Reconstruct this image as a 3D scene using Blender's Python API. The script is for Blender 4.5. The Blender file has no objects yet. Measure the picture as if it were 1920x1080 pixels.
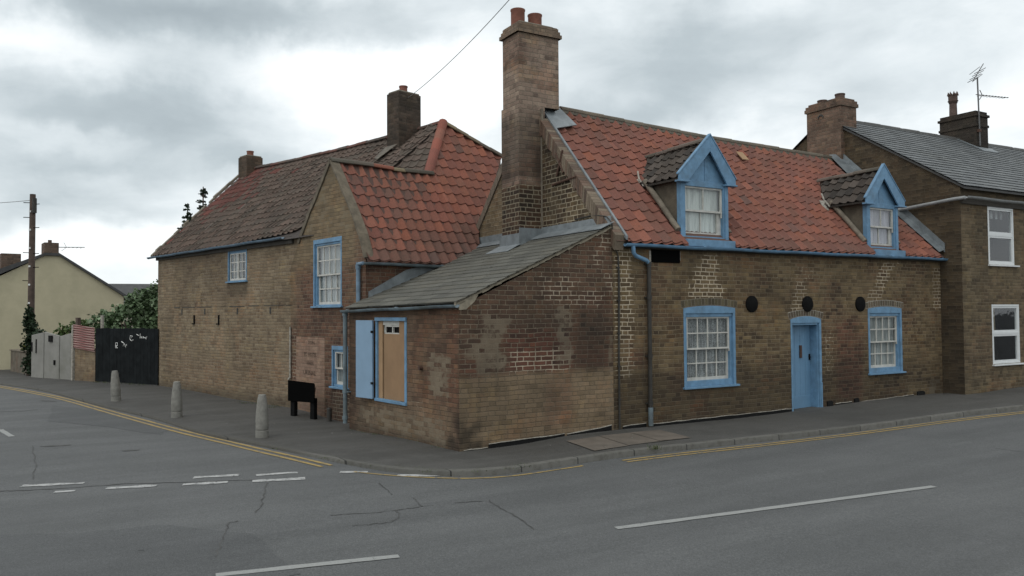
import bpy, bmesh, math, random
from math import sin, cos, tan, atan, atan2, radians, pi, sqrt, exp
from mathutils import Vector, Matrix, noise
random.seed(7)
S = bpy.context.scene
COL = S.collection
# ------------------------------------------------------------------ camera
PITCH = atan(47/1500); ROLL = atan(27/4000)
cam = bpy.data.cameras.new("camera"); camo = bpy.data.objects.new("camera", cam); COL.objects.link(camo)
cam.sensor_width = 36; cam.lens = 1500/1920*36; cam.clip_start = .05; cam.clip_end = 3000
fw = Vector((0, cos(PITCH), sin(PITCH))); rt = Vector((1, 0, 0)); up = rt.cross(fw)
r2 = rt*cos(ROLL)-up*sin(ROLL); u2 = up*cos(ROLL)+rt*sin(ROLL)
M = Matrix((( r2.x, u2.x, -fw.x), (r2.y, u2.y, -fw.y), (r2.z, u2.z, -fw.z))).to_4x4()
camo.matrix_world = M
S.camera = camo
# ------------------------------------------------------------------ node helper
class NT:
    def __init__(s, tree): s.t = tree; s.n = tree.nodes; s.l = tree.links
    def node(s, typ, **k):
        nd = s.n.new(typ)
        for a, v in k.items(): setattr(nd, a, v)
        return nd
    def put(s, sock, v):
        if isinstance(v, bpy.types.NodeSocket): s.l.new(v, sock)
        else:
            if isinstance(v, (tuple, list)) and len(v) == 3 and sock.type == 'RGBA': v = (*v, 1)
            sock.default_value = v
    def m(s, op, a, b=None, c=None, clamp=False):
        nd = s.node('ShaderNodeMath', operation=op, use_clamp=clamp)
        s.put(nd.inputs[0], a)
        if b is not None: s.put(nd.inputs[1], b)
        if c is not None: s.put(nd.inputs[2], c)
        return nd.outputs[0]
    def step(s, x, lo, hi, a=0., b=1.):
        nd = s.node('ShaderNodeMapRange', interpolation_type='SMOOTHSTEP')
        s.put(nd.inputs[0], x); s.put(nd.inputs[1], lo); s.put(nd.inputs[2], hi); s.put(nd.inputs[3], a); s.put(nd.inputs[4], b)
        return nd.outputs[0]
    def mix(s, f, a, b, bt='MIX'):
        nd = s.node('ShaderNodeMix', data_type='RGBA', blend_type=bt)
        s.put(nd.inputs[0], f); s.put(nd.inputs[6], a); s.put(nd.inputs[7], b)
        return nd.outputs[2]
    def noise(s, vec, scale, detail=4, rough=.55, out=0, dist=0.):
        nd = s.node('ShaderNodeTexNoise'); s.put(nd.inputs['Vector'], vec); nd.inputs['Scale'].default_value = scale
        nd.inputs['Detail'].default_value = detail; nd.inputs['Roughness'].default_value = rough; nd.inputs['Distortion'].default_value = dist
        return nd.outputs[out]
    def ramp(s, f, stops, interp='LINEAR'):
        nd = s.node('ShaderNodeValToRGB'); cr = nd.color_ramp; cr.interpolation = interp
        while len(cr.elements) < len(stops): cr.elements.new(.5)
        for e, (p, c) in zip(cr.elements, stops): e.position = p; e.color = (*c, 1)
        s.put(nd.inputs[0], f); return nd.outputs[0]
    def xyz(s, x, y, z=0.):
        nd = s.node('ShaderNodeCombineXYZ')
        for i, v in enumerate((x, y, z)): s.put(nd.inputs[i], v)
        return nd.outputs[0]
    def sep(s, v):
        nd = s.node('ShaderNodeSeparateXYZ'); s.put(nd.inputs[0], v); return nd.outputs
    def vm(s, op, a, b):
        nd = s.node('ShaderNodeVectorMath', operation=op); s.put(nd.inputs[0], a)
        s.put(nd.inputs[3 if op == 'SCALE' else 1], b); return nd.outputs[0]
    def bump(s, h, dist, strength=1.):
        nd = s.node('ShaderNodeBump'); s.put(nd.inputs['Height'], h); nd.inputs['Distance'].default_value = dist
        nd.inputs['Strength'].default_value = strength; return nd.outputs[0]
    def attr(s, name): return s.node('ShaderNodeAttribute', attribute_name=name)
    def co(s, which='Object'): return s.node('ShaderNodeTexCoord').outputs[which]
def material(name):
    mt = bpy.data.materials.new(name); mt.use_nodes = True
    t = NT(mt.node_tree); b = t.n['Principled BSDF']
    return mt, t, b
# ------------------------------------------------------------------ sky and sun
w = bpy.data.worlds.new("World"); S.world = w; w.use_nodes = True
t = NT(w.node_tree); t.n.clear()
SUN_EL, SUN_AZ = radians(52), radians(215)      # azimuth from +Y, clockwise
sky = t.node('ShaderNodeTexSky', sky_type='NISHITA'); sky.sun_disc = False; sky.sun_elevation = SUN_EL; sky.sun_rotation = SUN_AZ
bg1 = t.node('ShaderNodeBackground'); bg1.inputs[1].default_value = .1; t.l.new(sky.outputs[0], bg1.inputs[0])
d = t.co('Generated'); ds = t.sep(d)
nz0 = t.noise(d, 2.6, 5, .55, 1); wv = t.vm('SUBTRACT', nz0, (.5, .5, .5))
nzf = t.noise(d, 9., 5, .6, 1); wv2 = t.vm('SUBTRACT', nzf, (.5, .5, .5))
dd = t.vm('ADD', t.vm('ADD', d, t.vm('SCALE', wv, .16)), t.vm('SCALE', wv2, .07))
q = t.sep(dd)
azn = t.m('ARCTAN2', q[0], q[1]); eln = t.m('ARCSINE', t.m('MULTIPLY', q[2], .97, clamp=False))
def pix_dir(x, y):
    v = (fw + r2*((x-960)/1500) + u2*((540-y)/1500)).normalized()
    return atan2(v.x, v.y), math.asin(v.z)
def blob(px, py, rx, ry):
    a, e = pix_dir(px, py)
    dx = t.m('DIVIDE', t.m('SUBTRACT', azn, a), rx/1500); dy = t.m('DIVIDE', t.m('SUBTRACT', eln, e), ry/1500)
    r = t.m('ADD', t.m('MULTIPLY', dx, dx), t.m('MULTIPLY', dy, dy))
    return t.m('EXPONENT', t.m('MULTIPLY', r, -1.))
# base: stretched cloud layers (elevation squeezed so that clouds flatten near the horizon)
bv = t.xyz(ds[0], ds[1], t.m('MULTIPLY', ds[2], 2.6))
base = t.noise(bv, 2.1, 7, .56, 0, .3)
dens = t.m('ADD', t.step(base, .3, .7, .76, 1.02), t.m('MULTIPLY', t.m('SUBTRACT', t.noise(bv, 5.5, 6, .6, 0, .4), .5), .55))
for (px, py, rx, ry, k) in [(300,215,260,75,-.42),(210,300,180,50,-.2),(330,20,520,55,-.5),(1250,150,330,95,-.26),(1180,215,260,40,-.22),
                            (520,310,90,40,-.28),(1500,60,300,60,-.16),(1750,120,200,60,.05),(150,392,330,36,-.26),(1650,230,150,40,-.12),
                            (700,130,230,60,.26),(760,200,140,60,.26),(170,258,130,22,.3),(90,110,170,45,.16),(560,90,60,30,.2),(1150,335,200,35,.3),(880,110,90,60,.22),
                            (1380,235,110,50,.2),(520,430,130,50,.2),(230,460,200,50,.18),(1880,240,90,50,.22),(660,260,70,50,.14),(20,60,140,30,.14)]:
    dens = t.m('ADD', dens, t.m('MULTIPLY', blob(px, py, rx, ry), k*(1.5 if k < 0 else 1.)))
ccol = t.ramp(dens, [(0., (.28, .325, .35)), (.4, (.40, .453, .478)), (.72, (.60, .65, .672)), (1., (.82, .85, .857))])
# a little darker towards the zenith, as thick overcast is
bg2 = t.node('ShaderNodeBackground'); t.l.new(ccol, bg2.inputs[0]); bg2.inputs[1].default_value = 1.0
ms = t.node('ShaderNodeMixShader'); ms.inputs[0].default_value = .96
t.l.new(bg1.outputs[0], ms.inputs[1]); t.l.new(bg2.outputs[0], ms.inputs[2])
out = t.node('ShaderNodeOutputWorld'); t.l.new(ms.outputs[0], out.inputs[0])
sl = bpy.data.lights.new("sun", 'SUN'); sl.energy = .5; sl.angle = radians(30); sl.color = (1, .96, .9)
so = bpy.data.objects.new("sun", sl); COL.objects.link(so)
sd = Vector((sin(SUN_AZ)*cos(SUN_EL), cos(SUN_AZ)*cos(SUN_EL), sin(SUN_EL)))
so.rotation_euler = sd.to_track_quat('Z', 'Y').to_euler(); so.location = (0, -5, 30)
S.view_settings.view_transform = 'Standard'; S.view_settings.look = 'None'; S.view_settings.exposure = 0.42; S.view_settings.gamma = 1
# ------------------------------------------------------------------ mesh helpers
def fr(x, y, deg): return Matrix.Translation((x, y, 0)) @ Matrix.Rotation(radians(deg), 4, 'Z')
FA = fr(1.679, 13.337, 30.6)
cA = FA @ Vector((-2.87, 0, 0))
FL = fr(cA.x, cA.y, -52.5)
FW = fr(-3.169, 15.568, -50.0)
FK = fr(-4.866, 17.591, -44.8)
cN = FA @ Vector((9.3, -.5, 0)); FN = fr(cN.x, cN.y, 29.6)
I4 = Matrix.Identity(4)
def V(*a): return Vector(a)
class MB:
    def __init__(s): s.v = []; s.f = []; s.c = []
    def add(s, vs, fs, col=None):
        o = len(s.v); s.v += [Vector(p) for p in vs]
        for f in fs: s.f.append([i+o for i in f]); s.c.append(col)
        return s
    def box(s, x0, x1, y0, y1, z0, z1, M=None, col=None):
        p = [V(x, y, z) for x in (x0, x1) for y in (y0, y1) for z in (z0, z1)]
        if M is not None: p = [M @ q for q in p]
        return s.add(p, [(0,1,3,2),(4,6,7,5),(0,4,5,1),(2,3,7,6),(0,2,6,4),(1,5,7,3)], col)
    def prism(s, pts, d, col=None):
        "pts: 3d outline, d: extrusion vector"
        n = len(pts); a = [Vector(p) for p in pts]; b = [p+Vector(d) for p in a]
        return s.add(a+b, [list(range(n))[::-1], [i+n for i in range(n)]]+[(i, (i+1) % n, (i+1) % n+n, i+n) for i in range(n)], col)
    def quad(s, *p, col=None): return s.add(p, [list(range(len(p)))], col)
    def tube(s, pts, r, n=8, cap=True, sq=1., col=None):
        pts = [Vector(p) for p in pts]; rs = r if isinstance(r, (list, tuple)) else [r]*len(pts)
        rings = []
        prev = None
        for i, p in enumerate(pts):
            tg = ((pts[i+1]-p) if i < len(pts)-1 else V(0,0,0)) + ((p-pts[i-1]) if i else V(0,0,0))
            tg.normalize()
            if prev is None:
                a = tg.cross(V(0,0,1))
                if a.length < .01: a = tg.cross(V(0,1,0))
            else: a = prev - tg*prev.dot(tg)
            a.normalize(); prev = a; b = tg.cross(a)
            rings.append([p+(a*cos(2*pi*k/n)+b*sin(2*pi*k/n)*sq)*rs[i] for k in range(n)])
        vs = [q for R in rings for q in R]; fs = []
        for i in range(len(pts)-1):
            for k in range(n): fs.append((i*n+k, i*n+(k+1) % n, (i+1)*n+(k+1) % n, (i+1)*n+k))
        if cap: fs += [list(range(n))[::-1], [len(vs)-n+k for k in range(n)]]
        return s.add(vs, fs, col)
    def lathe(s, prof, c=(0,0,0), n=20, col=None):
        "prof list of (r,z)"
        vs = [V(c[0]+r*cos(2*pi*k/n), c[1]+r*sin(2*pi*k/n), c[2]+z) for r, z in prof for k in range(n)]
        fs = [(i*n+k, i*n+(k+1) % n, (i+1)*n+(k+1) % n, (i+1)*n+k) for i in range(len(prof)-1) for k in range(n)]
        fs += [list(range(n))[::-1], [len(vs)-n+k for k in range(n)]]
        return s.add(vs, fs, col)
    def xf(s, M): s.v = [M @ p for p in s.v]; return s
def autouv(me):
    uv = me.uv_layers.new(name='UVMap')
    for p in me.polygons:
        n = p.normal
        if abs(n.z) > .95: tx, ty = V(1,0,0), V(0,1,0)
        else:
            tx = V(0,0,1).cross(n).normalized(); ty = n.cross(tx)
        for li in p.loop_indices:
            c = me.vertices[me.loops[li].vertex_index].co
            uv.data[li].uv = (c.dot(tx), c.dot(ty))
def setprops(o, label=None, cat=None, group=None, kind=None):
    if label: o['label'] = label
    if cat: o['category'] = cat
    if group: o['group'] = group
    if kind: o['kind'] = kind
    return o
def build(mb, name, mat, parent=None, smooth=False, bev=0., **k):
    me = bpy.data.meshes.new(name)
    base = Vector((0, 0, 0))
    me.from_pydata([tuple(p) for p in mb.v], [], mb.f)
    if any(c is not None for c in mb.c):
        ca = me.color_attributes.new(name='col', type='FLOAT_COLOR', domain='CORNER')
        for p, c in zip(me.polygons, mb.c):
            for li in p.loop_indices: ca.data[li].color = (*(c or (.5,.5,.5)), 1)
    bm = bmesh.new(); bm.from_mesh(me)
    bmesh.ops.recalc_face_normals(bm, faces=bm.faces) if k.pop('recalc', True) else None
    if bev:
        bmesh.ops.bevel(bm, geom=[e for e in bm.edges if len(e.link_faces) == 2 and e.calc_face_angle(0) > .6], offset=bev, segments=1, affect='EDGES', clamp_overlap=True)
    bm.to_mesh(me); bm.free(); me.update(); autouv(me)
    if smooth:
        for p in me.polygons: p.use_smooth = True
        try: me.set_sharp_from_angle(angle=radians(50))
        except Exception: pass
    me.materials.append(mat)
    o = bpy.data.objects.new(name, me); COL.objects.link(o)
    if parent is not None: o.parent = parent
    return setprops(o, **k)
def thing(name, F, label, cat, group=None, at=(0, 0, -2.)):
    o = bpy.data.objects.new(name, None); COL.objects.link(o); o.empty_display_size = .2
    o.matrix_world = F @ Matrix.Translation(at)
    setprops(o, label, cat, group); o['_off'] = 0
    del o['_off']
    OFF[o.name] = Vector(at)
    return o
OFF = {}
SPLIT = {'air_vent','damp_course','lime_edge','fillet','cheek','lead_flashing','wall_hook','bargeboard','panel','hole_shade','step','tag','backing','curtain','graffiti','chimney_fillet','hinge','board','ghost_lettering','pale_slip','stem','stems','antenna_x'}
def loose(mb, gap=.015):
    n = len(mb.v); par = list(range(n))
    def fd(i):
        while par[i] != i: par[i] = par[par[i]]; i = par[i]
        return i
    for f in mb.f:
        a = fd(f[0])
        for i in f[1:]: par[fd(i)] = a
    comp = {}
    for i in range(n): comp.setdefault(fd(i), []).append(i)
    C_ = []
    for vs in comp.values():
        lo = [min(mb.v[i][k] for i in vs)-gap for k in range(3)]; hi = [max(mb.v[i][k] for i in vs)+gap for k in range(3)]; C_.append([lo, hi, vs])
    ch = True
    while ch:
        ch = False
        for i in range(len(C_)):
            for j in range(i+1, len(C_)):
                if all(C_[i][0][k] <= C_[j][1][k] and C_[j][0][k] <= C_[i][1][k] for k in range(3)):
                    C_[i] = [[min(C_[i][0][k], C_[j][0][k]) for k in range(3)], [max(C_[i][1][k], C_[j][1][k]) for k in range(3)], C_[i][2]+C_[j][2]]
                    del C_[j]; ch = True; break
            if ch: break
    if len(C_) < 2: return [mb]
    own = {}
    for c, (_, _, vs) in enumerate(C_):
        for i in vs: own[i] = c
    out = [MB() for _ in C_]; mp = {}
    for i in range(n): o = out[own[i]]; mp[i] = len(o.v); o.v.append(mb.v[i])
    for f, c in zip(mb.f, mb.c): o = out[own[f[0]]]; o.f.append([mp[i] for i in f]); o.c.append(c)
    return out
def part(mb, name, mat, th, **k):
    "mesh given in the frame of the thing; shifted so the thing's base is its origin"
    if name in SPLIT and not hasattr(mb, 'mask'):
        L_ = loose(mb)
        if len(L_) > 1: return [part_one(m_, name, mat, th, **k) for m_ in L_][0]
    return part_one(mb, name, mat, th, **k)
def part_one(mb, name, mat, th, **k):
    off = OFF[th.name] if th.name in OFF else V(0,0,0)
    mb.v = [p-off for p in mb.v]
    o = build(mb, name, mat, th, **k); OFFP[o.name] = off; return o
OFFP = {}
def sub(mb, name, mat, pt, **k):
    if name in SPLIT and not hasattr(mb, 'mask'):
        L_ = loose(mb)
        if len(L_) > 1: return [sub_one(m_, name, mat, pt, **k) for m_ in L_][0]
    return sub_one(mb, name, mat, pt, **k)
def sub_one(mb, name, mat, pt, **k):
    off = OFFP[pt.name]; mb.v = [p-off for p in mb.v]
    return build(mb, name, mat, pt, **k)
def clip2(bm, poly):
    "clip a mesh laid out in (e,s,h) space to the convex polygon poly [(e,s)..] (ccw)"
    n = len(poly); ar = sum(poly[i][0]*poly[(i+1) % n][1]-poly[(i+1) % n][0]*poly[i][1] for i in range(n))
    if ar < 0: poly = poly[::-1]
    for i in range(n):
        a = V(*poly[i], 0); b = V(*poly[(i+1) % n], 0); dn = b-a
        no = V(dn.y, -dn.x, 0)
        g = list(bm.verts)+list(bm.edges)+list(bm.faces)
        bmesh.ops.bisect_plane(bm, geom=g, plane_co=a, plane_no=no, clear_outer=True)
def fbm(x, y, z=0., sc=1., o=3):
    return noise.fractal(V(x*sc, y*sc, z*sc), 1., 2., o)
def lerp(a, b, f): return a+(b-a)*f
def sst(x, a, b):
    f = min(max((x-a)/(b-a), 0), 1) if a != b else float(x > a); return f*f*(3-2*f)
def boxm(x, z, x0, x1, z0, z1, s=.06, wob=.05):
    x += fbm(x, z, 3., 3.)*wob; z += fbm(x, z, 9., 3.)*wob
    return sst(x, x0-s, x0+s)*(1-sst(x, x1-s, x1+s))*sst(z, z0-s, z0+s)*(1-sst(z, z1-s, z1+s))
# ------------------------------------------------------------------ materials
def brick_mat(name, pal, red, dirty, bright, smearc, buff=(.22,.17,.11), bw=.335, bh=.0735, joint=.0055, jnoise=.0035, soft=.004):
    mt, t, b = material(name)
    uv = t.node('ShaderNodeUVMap').outputs[0]
    ob = t.co()
    wob = t.vm('SCALE', t.vm('SUBTRACT', t.noise(uv, 2.3, 3, .5, 1), (.5,.5,.5)), .035)
    wob2 = t.vm('SCALE', t.vm('SUBTRACT', t.noise(uv, 28., 2, .5, 1), (.5,.5,.5)), .006)
    p = t.sep(t.vm('ADD', t.vm('ADD', uv, wob), wob2))
    rowf = t.m('DIVIDE', p[1], bh); row = t.m('FLOOR', rowf); fv = t.m('SUBTRACT', rowf, row)
    wn0 = t.node('ShaderNodeTexWhiteNoise', noise_dimensions='1D'); t.put(wn0.inputs['W'], row)
    offs = t.m('ADD', t.m('MULTIPLY', t.m('MODULO', t.m('ABSOLUTE', row), 2.), .5), t.m('MULTIPLY', wn0.outputs[0], .22))
    pf = t.m('ADD', t.m('DIVIDE', p[0], bw), offs); cell = t.m('FLOOR', pf); fu = t.m('SUBTRACT', pf, cell)
    head = t.m('GREATER_THAN', fu, .667)
    dS = t.m('MINIMUM', fu, t.m('ABSOLUTE', t.m('SUBTRACT', .667, fu))); dS = t.m('MINIMUM', dS, t.m('SUBTRACT', 1., fu))
    du = t.m('MULTIPLY', dS, bw); dv = t.m('MULTIPLY', t.m('MINIMUM', fv, t.m('SUBTRACT', 1., fv)), bh)
    dj = t.m('MINIMUM', du, dv)
    jn = t.m('MULTIPLY', t.m('SUBTRACT', t.noise(uv, 14., 4, .6), .5), jnoise*3)
    dj = t.m('ADD', dj, jn)
    wn = t.node('ShaderNodeTexWhiteNoise', noise_dimensions='2D')
    t.put(wn.inputs['Vector'], t.xyz(t.m('ADD', t.m('MULTIPLY', cell, 2.), head), row))
    big = t.noise(ob, .9, 4, .6); mid = t.noise(ob, 5., 5, .65); fine = t.noise(ob, 60., 4, .7)
    pick = t.m('ADD', t.m('ADD', t.m('MULTIPLY', wn.outputs[0], .62), .19), t.m('MULTIPLY', t.m('SUBTRACT', mid, .5), .9), clamp=True)
    pick = t.m('ADD', pick, t.m('MULTIPLY', t.m('SUBTRACT', big, .5), .9), clamp=True)
    a1 = t.sep(t.attr('m1').outputs['Vector']); a2 = t.sep(t.attr('m2').outputs['Vector'])
    cb = t.ramp(pick, pal); cr = t.ramp(pick, red)
    bc = t.mix(a2[0], cb, cr)
    bc = t.mix(t.m('MULTIPLY', a2[1], .85), bc, t.ramp(pick, [(.1, tuple(c*.66 for c in buff)), (.35, tuple(c*.9 for c in buff)), (.7, buff), (.95, tuple(c*1.15 for c in buff))]))
    hue = t.noise(ob, 1.7, 5, .65); hue2 = t.noise(t.vm('ADD', ob, (7., 3., 5.)), 2.6, 5, .65)
    bc = t.mix(t.step(hue, .5, .68, 0., .55), bc, t.mix(1., bc, (1.22, .97, .84), 'MULTIPLY'))
    bc = t.mix(t.step(hue2, .5, .68, 0., .6), bc, t.mix(1., bc, (1.22, 1.18, .98), 'MULTIPLY'))
    bc = t.mix(t.step(t.noise(ob, 3.3, 5, .7), .52, .7, 0., .55), bc, t.mix(1., bc, (.55, .56, .58), 'MULTIPLY'))
    bc = t.mix(1., bc, t.ramp(fine, [(.25, (.72,.72,.72)), (.75, (1.25,1.25,1.25))]), 'MULTIPLY')
    mn = t.m('ADD', t.m('MULTIPLY', t.noise(uv, 11., 4, .7), .7), t.m('MULTIPLY', t.noise(uv, 40., 2, .6), .3))
    mth = t.m('SUBTRACT', .74, t.m('MULTIPLY', a1[0], .5))
    mf = t.m('MULTIPLY', t.step(mn, mth, t.m('ADD', mth, .08)), t.m('ADD', .35, t.m('MULTIPLY', a1[0], .65)), clamp=True)
    mo = t.mix(t.m('MULTIPLY', a2[1], .6), t.mix(mf, dirty, bright), tuple(c*.5 for c in buff))
    mo = t.mix(1., mo, t.ramp(mid, [(.3, (.75,.75,.75)), (.7, (1.2,1.2,1.2))]), 'MULTIPLY')
    wj = t.m('ADD', joint, t.m('MULTIPLY', a1[0], .003))
    jm = t.m('SUBTRACT', 1., t.step(dj, t.m('SUBTRACT', wj, soft), t.m('ADD', wj, soft)))
    jm = t.m('MULTIPLY', jm, t.m('SUBTRACT', 1., t.m('MULTIPLY', a2[2], .7)))
    col = t.mix(jm, bc, mo)
    patchy = t.m('ADD', t.m('ADD', t.m('MULTIPLY', t.noise(uv, 17., 5, .75), .5), t.m('MULTIPLY', t.noise(uv, 4., 4, .6), .2)), t.m('ADD', t.m('MULTIPLY', wn.outputs[0], .2), t.m('MULTIPLY', jm, .1)))
    thr = t.m('SUBTRACT', .78, t.m('MULTIPLY', a1[1], .5))
    sm = t.m('MULTIPLY', t.step(patchy, thr, t.m('ADD', thr, .14)), t.m('MULTIPLY', t.m('POWER', a1[1], .45), .85), clamp=True)
    smc = t.mix(t.step(fine, .3, .7), tuple(c*.86 for c in smearc), tuple(c*1.1 for c in smearc))
    smc = t.mix(t.step(mid, .3, .75), smc, tuple(c*.7 for c in smearc))
    col = t.mix(sm, col, smc)
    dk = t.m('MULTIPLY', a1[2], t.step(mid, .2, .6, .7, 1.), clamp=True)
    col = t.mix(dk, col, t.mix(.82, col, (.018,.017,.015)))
    # weathering streaks
    st = t.noise(t.vm('MULTIPLY', ob, (5., 5., .5)), 1., 4, .6)
    col = t.mix(t.step(st, .55, .8, 0., .35), col, (.05,.045,.035))
    col = t.mix(1., col, (1.14, 1.09, 1.04), 'MULTIPLY')
    t.put(b.inputs['Base Color'], col); b.inputs['Roughness'].default_value = .93; b.inputs['Specular IOR Level'].default_value = .2
    h = t.m('ADD', t.m('MULTIPLY', t.m('SUBTRACT', 1., t.m('MULTIPLY', jm, t.m('SUBTRACT', 1., sm))), 1.), t.m('MULTIPLY', fine, .35))
    h = t.m('ADD', h, t.m('MULTIPLY', wn.outputs[0], .3))
    t.put(b.inputs['Normal'], t.bump(h, .008, .9))
    return mt
brownpal = [(0., (.042,.032,.024)), (.3, (.084,.062,.039)), (.55, (.118,.089,.054)), (.8, (.155,.12,.072)), (1., (.145,.088,.05))]
redpal = [(0., (.035,.023,.02)), (.35, (.08,.042,.032)), (.7, (.115,.054,.04)), (1., (.15,.072,.05))]
M_brickA = brick_mat('weathered brown brick', brownpal, redpal, (.175,.145,.10), (.45,.40,.31), (.14,.122,.092), buff=(.15,.115,.07))
M_brickL = brick_mat('patched dark red brick', [(0., (.04,.03,.024)), (.4, (.072,.048,.036)), (.75, (.1,.064,.045)), (1., (.125,.072,.05))], redpal,
                     (.155,.13,.098), (.34,.30,.235), (.165,.14,.105), buff=(.22,.172,.115))
M_brickSide = brick_mat('orange brown brick', [(0., (.052,.038,.029)), (.4, (.09,.064,.047)), (.8, (.12,.084,.059)), (1., (.145,.11,.08))],
                     [(0., (.07,.035,.025)), (.5, (.14,.065,.042)), (1., (.2,.1,.06))], (.10,.08,.058), (.33,.28,.21), (.185,.16,.12), buff=(.165,.128,.09), joint=.0045)
M_brickW = brick_mat('red brown gable brick', [(0., (.05,.032,.025)), (.4, (.10,.062,.045)), (.8, (.15,.095,.065)), (1., (.17,.13,.085))], redpal,
                     (.16,.135,.105), (.36,.32,.25), (.19,.165,.12), buff=(.19,.155,.1))
M_brickK = brick_mat('worn yellow gault brick', [(0., (.095,.07,.05)), (.3, (.155,.12,.083)), (.7, (.205,.168,.115)), (1., (.25,.21,.15))],
                     [(0., (.09,.055,.04)), (.5, (.15,.10,.07)), (1., (.2,.13,.09))], (.21,.18,.135), (.30,.26,.2), (.20,.168,.122), buff=(.19,.152,.105), joint=.006)
M_brickN = brick_mat('brown neighbour brick', [(0., (.045,.037,.027)), (.35, (.085,.067,.044)), (.7, (.125,.10,.065)), (1., (.16,.13,.085))], redpal,
                     (.14,.12,.085), (.25,.22,.16), (.14,.12,.088), buff=(.155,.125,.08), bh=.075)
M_brickG = brick_mat('gable brick with pale joints', [(0., (.022,.018,.014)), (.4, (.055,.04,.027)), (.75, (.105,.08,.05)), (1., (.16,.13,.085))], redpal,
                     (.15,.13,.095), (.40,.36,.27), (.15,.13,.095), buff=(.19,.15,.1), bh=.085)
M_brickC = brick_mat('sooty pink brown chimney brick', [(0., (.09,.07,.06)), (.3, (.19,.145,.118)), (.7, (.25,.195,.158)), (1., (.32,.26,.205))], redpal,
                     (.17,.15,.12), (.36,.33,.26), (.16,.14,.11), bh=.085)
M_brickDark = brick_mat('dark chimney brick', [(0., (.03,.027,.024)), (.5, (.06,.05,.043)), (1., (.1,.085,.07))], redpal, (.07,.062,.05), (.2,.18,.14), (.09,.08,.06), buff=(.1,.09,.06))
M_pink = brick_mat('pale pink infill brick', [(0., (.17,.115,.088)), (.5, (.24,.165,.128)), (1., (.30,.22,.165))], redpal, (.19,.155,.12), (.3,.26,.2), (.2,.16,.12), joint=.004)

def simple(name, col, rough=.6, var=.15, scale=8., spec=.5, bump=0., bscale=40., metal=0., dirt=None, dirtamt=.4):
    mt, t, b = material(name); ob = t.co()
    n = t.noise(ob, scale, 5, .6)
    c = t.mix(t.step(n, .3, .7), tuple(x*(1-var) for x in col), tuple(min(x*(1+var), 1) for x in col))
    if dirt:
        n2 = t.noise(ob, scale*.4, 6, .7); c = t.mix(t.step(n2, .45, .75, 0., dirtamt), c, dirt)
    t.put(b.inputs['Base Color'], c); b.inputs['Roughness'].default_value = rough
    b.inputs['Specular IOR Level'].default_value = spec; b.inputs['Metallic'].default_value = metal
    if bump: t.put(b.inputs['Normal'], t.bump(t.noise(ob, bscale, 4, .6), bump))
    return mt
M_blue = simple('pale blue paint', (.13,.25,.38), .6, .14, 7., .35, .003, 25., dirt=(.09,.125,.15), dirtamt=.5)
M_blueold = simple('faded blue gutter paint', (.13,.20,.27), .5, .25, 6., .4, dirt=(.10,.11,.11), dirtamt=.6)
M_bluegrey = simple('weathered grey blue gutter', (.13,.17,.19), .55, .3, 5., .4, dirt=(.07,.07,.06), dirtamt=.7)
M_white = simple('old white sash paint', (.50,.49,.45), .55, .1, 9., .4, dirt=(.2,.18,.14), dirtamt=.4)
M_upvc = simple('clean white window frame', (.62,.64,.64), .35, .03)
M_wgutter = simple('grey white gutter', (.26,.27,.27), .5, .15)
M_lead = simple('lead flashing', (.16,.18,.19), .5, .2, 6., .5, .004, 12., dirt=(.27,.3,.31), dirtamt=.6)
M_mortar = simple('cement fillet', (.19,.165,.13), .95, .2, 9., .2, .01, 30., dirt=(.08,.07,.055), dirtamt=.6)
M_plaster = simple('dormer cheek render', (.105,.09,.068), .95, .2, 5., .2, .01, 30., dirt=(.05,.045,.035), dirtamt=.5)
M_pot = simple('terracotta pot', (.20,.085,.06), .85, .2, 8., .3, dirt=(.09,.06,.05), dirtamt=.4)
M_potd = simple('dark terracotta pot', (.10,.07,.058), .85, .2, 8., .3)
M_iron = simple('rusty iron', (.07,.035,.022), .8, .3, 20.)
M_black = simple('black iron', (.008,.008,.008), .9, .2, 20., .08)
M_blackflat = simple('flat black plate', (.002,.002,.002), .9, .1, 5., .05)
M_dkpipe = simple('dark painted pipe', (.03,.028,.024), .6, .3, 6., .4, dirt=(.07,.06,.05), dirtamt=.5)
M_ply = simple('bare plywood board', (.27,.17,.095), .8, .08, 3., .3, .002, 60.)
M_ply2 = simple('pale softwood strip', (.34,.22,.125), .8, .1, 3., .3)
M_conc = simple('weathered concrete', (.21,.205,.185), .9, .15, 10., .3, .006, 40., dirt=(.09,.085,.07), dirtamt=.5)
M_concpanel = simple('grey concrete panel', (.24,.235,.215), .9, .1, 2., .3, .006, 30., dirt=(.13,.13,.10), dirtamt=.5)
M_gate = simple('black tarred boards', (.012,.014,.015), .95, .3, 4., .1, .003, 30.)
M_yellow = simple('cream yellow render', (.47,.425,.295), .9, .06, 1.5, .2, .004, 10., dirt=(.27,.25,.17), dirtamt=.4)
M_darkroof = simple('far dark roof', (.06,.06,.06), .85, .2, 3.)
M_pole = simple('creosoted pole wood', (.085,.062,.05), .85, .25, 5., .3, .004, 20.)
M_redsheet = simple('faded red sheet', (.24,.075,.065), .7, .25, 6., .3, dirt=(.3,.25,.22), dirtamt=.5)
M_bin = simple('dark green plastic', (.02,.035,.028), .5, .1)
M_dark = simple('painted interior dark', (.012,.012,.012), .95, .2, 3., .1)  # near-black colour stands for the shade inside rooms and fence gaps
M_tar = simple('damp black base strip', (.008,.008,.008), .9, .3, 8., .2)
M_limeline = simple('lime edge line', (.32,.30,.26), .9, .3, 20., .2)
M_wire = simple('grey cable', (.22,.22,.22), .7, .1)
M_alu = simple('dull aerial metal', (.12,.12,.12), .5, .2, metal=.4)
M_graf = simple('white chalk paint', (.6,.6,.58), .8, .1)
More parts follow.
